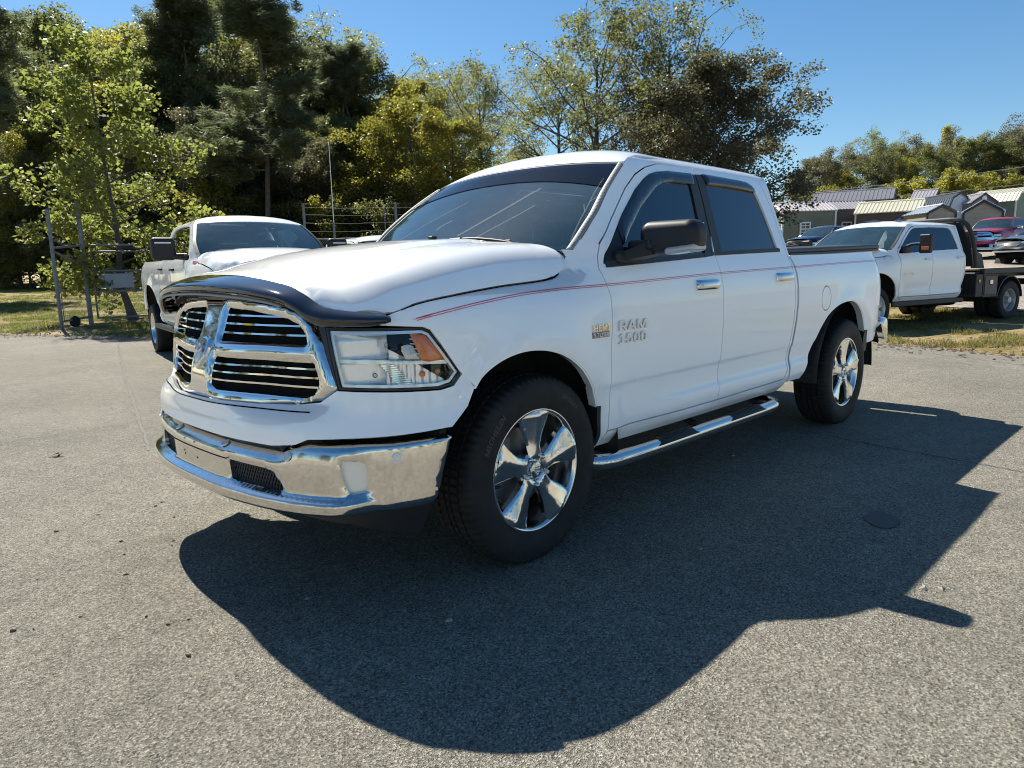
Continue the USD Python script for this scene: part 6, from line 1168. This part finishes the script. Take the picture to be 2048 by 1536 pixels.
ORD = ['first', 'second', 'third', 'fourth', 'fifth', 'sixth', 'seventh', 'eighth', 'ninth', 'tenth', 'eleventh', 'twelfth', 'thirteenth', 'fourteenth', 'fifteenth', 'sixteenth', 'seventeenth', 'eighteenth', 'nineteenth', 'twentieth', 'twenty first', 'twenty second', 'twenty third', 'twenty fourth', 'twenty fifth', 'twenty sixth', 'twenty seventh', 'twenty eighth', 'twenty ninth', 'thirtieth']
def spot(px, d, dz=-.1): q = at(px, 560, d); return (q[0], q[1], float(gz(q[0], q[1]))+dz)
trng = np.random.default_rng(21)
# the young oak by the gate: leaning stem, large leaves, some of them turned orange
q = spot(260, 20.4); lft = -_r
yo = make_tree('young_oak_tree', 'young oak with leaning stem and some orange leaves growing against the open gate', None, q, 5, LF_R, per=28, size=.13, crad=.42, flat=.75, droop=.25,
    gkw=dict(H=8.4, r=.115, cb=.22, spread=1.95, nb=30, up=.32, sub=4, twig=3, trunk_pts=[np.array([0, 0, 0]), lft*.16+[0, 0, .65], lft*.30+[0, 0, 1.3], lft*.20+[0, 0, 2.2], lft*.30+[0, 0, 3.6], lft*.42+[0, 0, 5.4], lft*.5+[0, 0, 7.4]]))
# woodland edge on the left: near row, back row, shrubs
SRC = {}
def plant(kind, label, group, px, d, sc=1.0, rz=None, dz=-.1, xy=None):
    loc = spot(px, d, dz) if xy is None else (xy[0], xy[1], float(gz(*xy))+dz); rz = trng.uniform(0, 6.28) if rz is None else rz
    if kind in SRC: return copy_of(SRC[kind], loc, rz, label, (sc, sc, sc*trng.uniform(.92, 1.08)), group)
    mk = dict(
        yellow=lambda: make_tree('broadleaf_tree', label, group, loc, 11, LF_Y, per=52, size=.135, crad=.66, gkw=dict(H=11.5, r=.15, cb=.12, spread=3.3, nb=26, up=.45, sub=5, twig=3), rz=rz),
        green=lambda: make_tree('broadleaf_tree', label, group, loc, 12, LF_G, per=56, size=.135, crad=.70, gkw=dict(H=12.5, r=.18, cb=.14, spread=3.6, nb=26, up=.5, sub=5, twig=3), rz=rz),
        dark=lambda: make_tree('oak_tree', label, group, loc, 13, LF_D, per=44, size=.135, crad=.68, gkw=dict(H=11.5, r=.22, cb=.20, spread=4.5, nb=32, up=.42, sub=6, twig=4), rz=rz),
        olive=lambda: make_tree('oak_tree', label, group, loc, 14, LF_O, per=36, size=.125, crad=.58, gkw=dict(H=13., r=.24, cb=.26, spread=4.6, nb=22, up=.62, shape='vase', sub=5, twig=4), rz=rz, keep=.85),
        bare=lambda: make_tree('thin_tree', label, group, loc, 15, LF_O, per=9, size=.13, crad=.5, gkw=dict(H=13.5, r=.13, cb=.25, spread=2.6, nb=20, up=.75, shape='vase', sub=5, twig=4), rz=rz, keep=.6),
        shrub=lambda: make_tree('shrub', label, group, loc, 16, LF_G, per=50, size=.12, crad=.50, cat='shrub', gkw=dict(H=3.6, r=.05, cb=.06, spread=1.9, nb=16, up=.55, sub=4, twig=3), rz=rz),
        yshrub=lambda: make_tree('shrub', label, group, loc, 17, LF_Y, per=44, size=.12, crad=.50, cat='shrub', gkw=dict(H=4.4, r=.05, cb=.08, spread=1.8, nb=16, up=.6, sub=4, twig=3), rz=rz),
        poplar=lambda: make_tree('poplar_tree', label, group, loc, 18, LF_Y, per=26, size=.16, crad=.5, gkw=dict(H=13.5, r=.16, cb=.15, spread=1.5, nb=26, up=1.0, shape='column', sub=4, twig=3), rz=rz),
        pine=lambda: pine('pine_tree', label, group, loc, 3, rz=rz))
    SRC[kind] = mk[kind](); return SRC[kind]
LEFTW = 'trees of the woodland on the left'
near_row = [(-180, 50, 'green', .85), (-60, 52, 'yellow', .95), (40, 49, 'green', .78), (120, 51, 'yellow', .90), (205, 53, 'yellow', .95), (290, 50, 'green', .80), (370, 52, 'yellow', .85), (450, 50, 'dark', .72), (530, 53, 'green', .85), (610, 51, 'dark', .76), (690, 53, 'green', .85), (765, 52, 'yellow', .98), (835, 50, 'yellow', 1.05), (915, 52, 'yellow', .98), (975, 54, 'olive', .82)]
word = dict(green='green broadleaf tree', yellow='yellow green broadleaf tree', dark='dark leaved oak', olive='sparse olive oak', bare='thin half bare tree')
for k, (px, d, kd, sc) in enumerate(near_row): plant(kd, f'{word[kd]}, {ORD[k]} from the left in the front row of the woodland', LEFTW, px, d, sc)
back_row = [(-260, 66, 'green', 1.6), (-130, 64, 'yellow', 1.5), (-10, 62, 'green', 1.5), (90, 66, 'yellow', 1.65), (190, 63, 'yellow', 1.55), (290, 67, 'green', 1.65), (380, 64, 'olive', 1.5), (470, 68, 'dark', 1.55), (555, 64, 'olive', 1.35), (630, 67, 'dark', 1.35), (700, 63, 'olive', 1.45), (775, 66, 'yellow', 1.4), (845, 63, 'yellow', 1.3), (905, 67, 'olive', 1.25), (965, 64, 'bare', 1.2), (925, 62, 'bare', 1.1)]
for k, (px, d, kd, sc) in enumerate(back_row): plant(kd, f'{word[kd]}, {ORD[k]} from the left in the back row of the woodland', LEFTW, px, d, sc)
for k, (px, d, sc) in enumerate([(-40, 36, 1.0), (535, 46, 1.15), (420, 58, 1.25), (720, 57, 1.0)]):
    plant('pine', ['tall dark pine whose boughs hang in at the left edge above the lawn', 'tall dark pine with a bare stem rising behind the heavy duty pickup', 'dark pine behind the heavy duty pickup mirror, left of the bare stemmed pine', 'dark pine with level boughs above the thin white antenna'][k], LEFTW, px, d, sc)
for k, (px, d) in enumerate([(-90, 48), (-10, 47), (60, 48), (130, 47), (200, 48.5), (270, 47), (350, 48), (430, 47), (510, 48), (590, 47), (670, 48), (740, 48), (820, 47), (900, 49), (980, 50)]):
    plant('yshrub' if k % 3 == 1 else 'shrub', f'{"yellowish" if k % 3 == 1 else "green"} leafy shrub, {ORD[k]} from the left along the foot of the woodland', 'undergrowth along the woodland', px, d, trng.uniform(1.0, 1.5))
for k, (px, d, kd, sc) in enumerate([(-90, 57, 'yellow', 1.3), (10, 58, 'yellow', 1.35), (140, 57, 'green', 1.35), (245, 58, 'yellow', 1.3), (335, 57, 'green', 1.3), (425, 59, 'yellow', 1.2), (505, 57, 'olive', 1.2), (590, 58, 'yellow', 1.1), (340, 63, 'yellow', 1.75), (430, 62, 'green', 1.75), (520, 65, 'yellow', 1.75), (610, 63, 'green', 1.6), (680, 66, 'yellow', 1.55), (740, 62, 'green', 1.35), (110, 64, 'green', 1.8), (220, 66, 'green', 1.75)]):
    plant(kd, f'{word[kd]}, {ORD[k]} from the left in the middle row of the woodland', LEFTW, px, d, sc)
for k, px in enumerate(range(-150, 760, 70)): plant('shrub', f'shaded green shrub, {ORD[k]} from the left behind the front row of the woodland', 'undergrowth behind the front row of the woodland', px, 60, 1.4)
# middle: open oaks behind the near truck's roof, the big dark oak, low trees in the gap
plant('olive', 'open branched oak with yellowing leaves rising behind the windshield top', None, 1192, 40, 1.0, rz=1.0)
plant('olive', 'open branched oak with forked trunk left of the big dark oak', None, 1340, 38, .92, rz=3.7)
plant('dark', 'big dark leaved oak standing behind the near cab, its crown against blue sky', None, 1420, 35, .90, rz=.6)
plant('dark', 'full olive brown oak crown left of the big dark oak', None, 1345, 39, .86, rz=2.6)
plant('olive', 'yellowing oak at the left end of the open branched oaks', None, 1125, 44, .92, rz=2.2)
for k, (px, d, sc) in enumerate([(1035, 52, .62), (1090, 55, .60), (1250, 52, .55)]): plant('yellow', f'small yellow green tree, {ORD[k]} from the left low behind the near roof', 'small trees beyond the near roof', px, d, sc)
# wooded ridge on the right
ridge = [(1600, 84, 'green', .72), (1632, 78, 'dark', .80), (1668, 80, 'yellow', .72), (1702, 82, 'dark', .85), (1738, 79, 'olive', .78), (1768, 84, 'green', .92), (1796, 80, 'yellow', .76), (1822, 84, 'dark', .98), (1850, 78, 'green', .72), (1878, 86, 'poplar', .98), (1902, 84, 'poplar', .90), (1926, 80, 'green', .86), (1956, 84, 'dark', .98), (1986, 79, 'green', .86), (2014, 83, 'green', 1.0), (2046, 80, 'dark', .96), (2082, 82, 'green', .95), (2130, 84, 'dark', .98), (2190, 84, 'green', .95)]
word['poplar'] = 'slim yellow poplar'
for k, (px, d, kd, sc) in enumerate(ridge): plant(kd, f'{word[kd]}, {ORD[k]} from the left on the wooded ridge beyond the sheds', 'trees on the ridge beyond the sheds', px, d, sc)
for k, (px, d) in enumerate([(1610, 74), (1650, 73), (1690, 74), (1730, 73), (1772, 74), (1812, 73), (1856, 74), (1896, 72), (1936, 74), (1980, 73), (2024, 74), (2070, 73)]):
    plant('yshrub' if k % 2 else 'shrub', f'{"yellowish" if k % 2 else "green"} bush, {ORD[k]} from the left at the foot of the ridge', 'bushes at the foot of the ridge', px, d, trng.uniform(1.0, 1.5))
# across the lot behind the photographer: what the near truck's side reflects
for k, (x, y, kd, sc) in enumerate([(-34, 40, 'green', .9), (-24, 44, 'dark', .9), (-15, 42, 'green', .8), (-6, 46, 'yellow', .9), (4, 44, 'dark', .9), (14, 45, 'green', .9), (24, 40, 'dark', .9), (34, 30, 'green', .9), (40, 16, 'yellow', .9), (42, 2, 'dark', .9), (40, -12, 'green', .9), (34, -26, 'dark', .9), (26, -36, 'green', .9), (18, -38, 'green', 1.1), (11, -42, 'dark', 1.1), (4, -44, 'green', 1.1), (22, -32, 'yellow', .9)]):
    plant(kd, 'tree across the lot that shows only as a reflection in the near pickup', 'trees reflected in the near pickup', 0, 0, sc, xy=(x, y))
for k, (x, y, rz) in enumerate([(-13, 17, -1.2), (-8.5, 18, -1.25), (-3, 20, -1.3), (4.5, 19, -1.7), (-19, 16, -1.1)]):
    copy_of(dark if k % 2 else gp_far, (x, y, 0), rz, 'parked pickup across the lot that shows only as a reflection in the near pickup', None, 'pickups reflected in the near pickup')
# ---------------------------------------------------------------- grass, leaf litter, marks and small things
def scatter(name, protos, pos, rots, scs, mats_kind, kind='stuff', label=None, cat=None):
    pi = UsdGeom.PointInstancer.Define(stage, numbered('/World', name)); p = str(pi.GetPath()); tg = []
    for k, (g, m) in enumerate(protos):
        write_mesh(f'{p}/{name}_piece_{k+1:03d}', g, m); tg.append(Sdf.Path(f'{p}/{name}_piece_{k+1:03d}'))
    pi.CreatePrototypesRel().SetTargets(tg); n = len(pos); rg = np.random.default_rng(n)
    pi.CreateProtoIndicesAttr(Vt.IntArray.FromNumpy(rg.integers(0, len(protos), n).astype(np.int32))); pi.CreatePositionsAttr(Vt.Vec3fArray.FromNumpy(np.asarray(pos, np.float32)))
    h = np.asarray(rots)/2; pi.CreateOrientationsAttr(Vt.QuathArray([Gf.Quath(float(np.cos(a)), 0, 0, float(np.sin(a))) for a in h])); pi.CreateScalesAttr(Vt.Vec3fArray.FromNumpy(np.repeat(np.asarray(scs, np.float32)[:, None], 3, 1)))
    tag(pi.GetPrim(), label, cat, None, kind); return p
def tuft(seed, n, h, sp):
    rg = np.random.default_rng(seed); gs = []
    for _ in range(n):
        b = rg.normal(0, sp, 2); a = rg.uniform(0, 6.28); L = h*rg.uniform(.5, 1.2); w = .004*rg.uniform(.7, 1.4); d = np.array([np.cos(a), np.sin(a)]); o = np.array([-d[1], d[0]])*w; bend = L*rg.uniform(.2, .9)
        p0 = np.array([*b, -.01]); m = np.array([*(b+d*bend*.35), L*.6]); e = np.array([*(b+d*bend), L*.85]); gs.append((np.array([p0-[*o, 0], p0+[*o, 0], m+[*o*.8, 0], m-[*o*.8, 0], e]), np.array([[0, 1, 2], [0, 2, 3], [3, 2, 4]])))
    at_ = np.arange(len(gs))*5; return G(np.vstack([v for v, _ in gs]), np.vstack([f+a for (_, f), a in zip(gs, at_)]))
GR1 = leaf_mat('grass_blades', [(0, (.10, .12, .025)), (.4, (.17, .17, .05)), (.75, (.27, .22, .09)), (1, (.36, .29, .15))], .3, .6)
GR2 = leaf_mat('dry_grass_blades', [(0, (.14, .13, .045)), (.35, (.24, .19, .085)), (.75, (.34, .27, .14)), (1, (.42, .35, .21))], .3, .6)
grg = np.random.default_rng(9); d = grg.uniform(10, 48, 60000); px = grg.uniform(-150, 2200, 60000); d, px = d[(px < 700) | (px > 1500)], px[(px < 700) | (px > 1500)]
d = np.where((px > 1500) & (d > 34), d*.6, d)
cx = (px-1024)/FPX; Q = CAM[:2]+(_f[:2]+_r[:2]*cx[:, None]-_u[:2]*((560-768)/FPX))*d[:, None]; sp_ = shapely.points(Q)
ok = ~shapely.dwithin(lot, sp_, .02) & ~shapely.contains_xy(gravel_lot, Q[:, 0], Q[:, 1]) & (meshkit.fbm(np.c_[Q*.8, 0*d], 3, 4) > .42+.1*grg.random(len(d)))
Q = Q[ok][:17000]; pts = np.c_[Q, gz(Q[:, 0], Q[:, 1])-.012]
left = pts[:, 1] < -8
for sel, nm, m1 in ((left, 'lawn_grass', GR1), (~left, 'dry_grass', GR2)):
    P = pts[sel]; scatter(nm, [(tuft(1, 16, .07, .05), m1), (tuft(2, 20, .10, .06), m1), (tuft(3, 14, .055, .07), GR2)], P, grg.uniform(0, 6.28, len(P)), grg.uniform(.6, 1.4, len(P)), m1)
# fallen leaves and small stones over the verge
def flake(seed, s):
    rg = np.random.default_rng(seed); a = np.linspace(0, 2*np.pi, 7)[:-1]; r = s*rg.uniform(.5, 1.1, 6); V = np.vstack([[0, 0, .01], np.stack([r*np.cos(a), r*np.sin(a)*.7, .004+s*.25*rg.random(6)], 1)]); k = np.arange(6); return G(V, np.stack([np.zeros(6, int), k+1, (k+1) % 6+1], 1))
LITTER = leaf_mat('dead_leaves', [(0, (.10, .055, .028)), (.5, (.19, .11, .055)), (.85, (.30, .19, .10)), (1, (.40, .30, .18))], .2, .7)
STONE = M('small_stone', (.30, .27, .23), .85, var=(30, (.18, .16, .14), .9))
ring = shapely.LineString(edge); k = grg.random(14000)*ring.length; o = grg.exponential(.9, 14000); c = shapely.line_interpolate_point(ring, k); c2 = shapely.line_interpolate_point(ring, k+.05)
C0 = np.c_[shapely.get_x(c), shapely.get_y(c)]; n_ = np.c_[shapely.get_y(c2)-C0[:, 1], -(shapely.get_x(c2)-C0[:, 0])]; n_ /= np.linalg.norm(n_, axis=1, keepdims=True)+1e-9
ins = shapely.contains_xy(lot, C0[:, 0]+n_[:, 0], C0[:, 1]+n_[:, 1]); sg = np.where(grg.random(14000) < .5, 1, -1); o = np.where(ins == (sg > 0), o*.22, o*1.6); Q = C0+n_*(sg*o)[:, None]; Q = Q[(Q[:, 1] > -24) & (Q[:, 1] < 4)]
P = np.c_[Q, gz(Q[:, 0], Q[:, 1])+.004]
P = np.array(P[:4200]); scatter('leaf_litter', [(flake(1, .045), LITTER), (flake(2, .035), LITTER), (flake(3, .055), LITTER), (hull(np.random.default_rng(4).normal(0, .012, (12, 3))), STONE)], P, grg.uniform(0, 6.28, len(P)), grg.uniform(.6, 1.3, len(P)), LITTER)
# lumps of debris on the asphalt
def ground_px(px, py): d = _f+_r*(px-1024)/FPX-_u*(py-768)/FPX; return CAM+d*(.004-CAM[2])/d[2]
DEBRIS = M('dark_debris', (.02, .018, .016), .9)
for k, (px, py, s) in enumerate([(113, 1064, .016), (196, 1030, .010), (240, 1084, .012), (252, 1150, .009), (349, 1035, .010), (346, 1082, .012), (344, 1092, .008), (160, 1235, .013), (27, 1263, .014), (67, 1260, .010), (292, 1235, .013), (334, 1250, .011), (378, 1239, .009), (380, 1312, .012), (310, 1013, .010), (324, 1005, .010), (74, 1160, .008), (248, 1110, .008)]):
    q = ground_px(px, py); rg = np.random.default_rng(k)
    solo('debris_crumb', hull(rg.normal(0, .48, (14, 3))*[s, s*.8, s*.45]).mv(q+[0, 0, s*.25]), DEBRIS, 'small dark crumb of debris on the sunlit asphalt left of the near pickup', 'debris', 'dark crumbs on the sunlit asphalt')
for k, (px, py, s) in enumerate([(616, 1197, .010), (897, 1242, .009), (1402, 1100, .011), (1380, 1130, .009), (1468, 970, .007), (1466, 912, .007), (1848, 1178, .011), (1882, 1178, .010), (1862, 1208, .009)]):
    q = ground_px(px, py); rg = np.random.default_rng(50+k); solo('pebble', hull(rg.normal(0, 1, (14, 3))*[s, s*.8, s*.5]).mv(q+[0, 0, s*.3]), STONE, 'small pale pebble on the asphalt beside the near pickup', 'pebble', 'pale pebbles on the asphalt')
lq = ground_px(113, 913); lf = [flake(11, .042).rot(Rx(.35)).mv(lq+[0, 0, .012]), flake(12, .034).rot(Rx(-.3)).mv(lq+[.03, -.03, .010]), flake(13, .03).rot(Ry(.5)).mv(lq+[-.03, .02, .012])]
solo('dead_leaf', lf, M('brown_leaf', (.11, .055, .030), .7), 'curled brown dead leaf lying on the sunlit asphalt at the far left', 'leaf')
def blot(c, a, b, rot, seed, wob=.3):
    t = np.linspace(0, 2*np.pi, 40)[:-1]; r = 1+wob*(meshkit.fbm(np.stack([np.cos(t)*1.6+seed, np.sin(t)*1.6, 0*t], 1), 3, seed)-.5)*2; x, y = a*r*np.cos(t), b*r*np.sin(t); return Polygon(np.stack([c[0]+x*np.cos(rot)-y*np.sin(rot), c[1]+x*np.sin(rot)+y*np.cos(rot)], 1)).buffer(0)
OIL = M('oil_stain', (.05, .047, .043), .6, bump=(160, .6, .004))
c = ground_px(1766, 1040); solo('oil_stain', drape(blot(c, .13, .075, math.radians(-150), 3), .008, h=.05, hb=.02), OIL, 'small dark oil stain on the asphalt in the shadow of the cab', 'stain')
CRACK = M('crack', (.03, .028, .026), .95); JOINT = M('faint_joint', (.15, .138, .118), .95)
def crack(label, pxs, w, seed, m=None):
    P = [ground_px(*q)[:2] for q in pxs]; l = shapely.segmentize(LineString(P), .05); rg = np.random.default_rng(seed); co = np.array(l.coords)+rg.normal(0, .008, (len(l.coords), 2)); solo('asphalt_crack', drape(LineString(co).buffer(w), .008, h=.3, hb=.03), m or CRACK, label, 'crack')
crack('thin dark crack crossing the truck shadow towards the right edge', [(1590, 858), (1700, 882), (1800, 900), (1900, 918), (2047, 945)], .004, 1)
crack('faint dark joint in the asphalt running from the gate towards the near bumper', [(236, 690), (252, 760), (275, 830), (300, 900)], .012, 2, JOINT)
crack('thin crack along the asphalt near the right verge', [(1790, 700), (1900, 712), (2047, 731)], .004, 3)
crack('second thin crack just below the right verge', [(1770, 712), (1880, 722), (2047, 742)], .004, 4, JOINT)
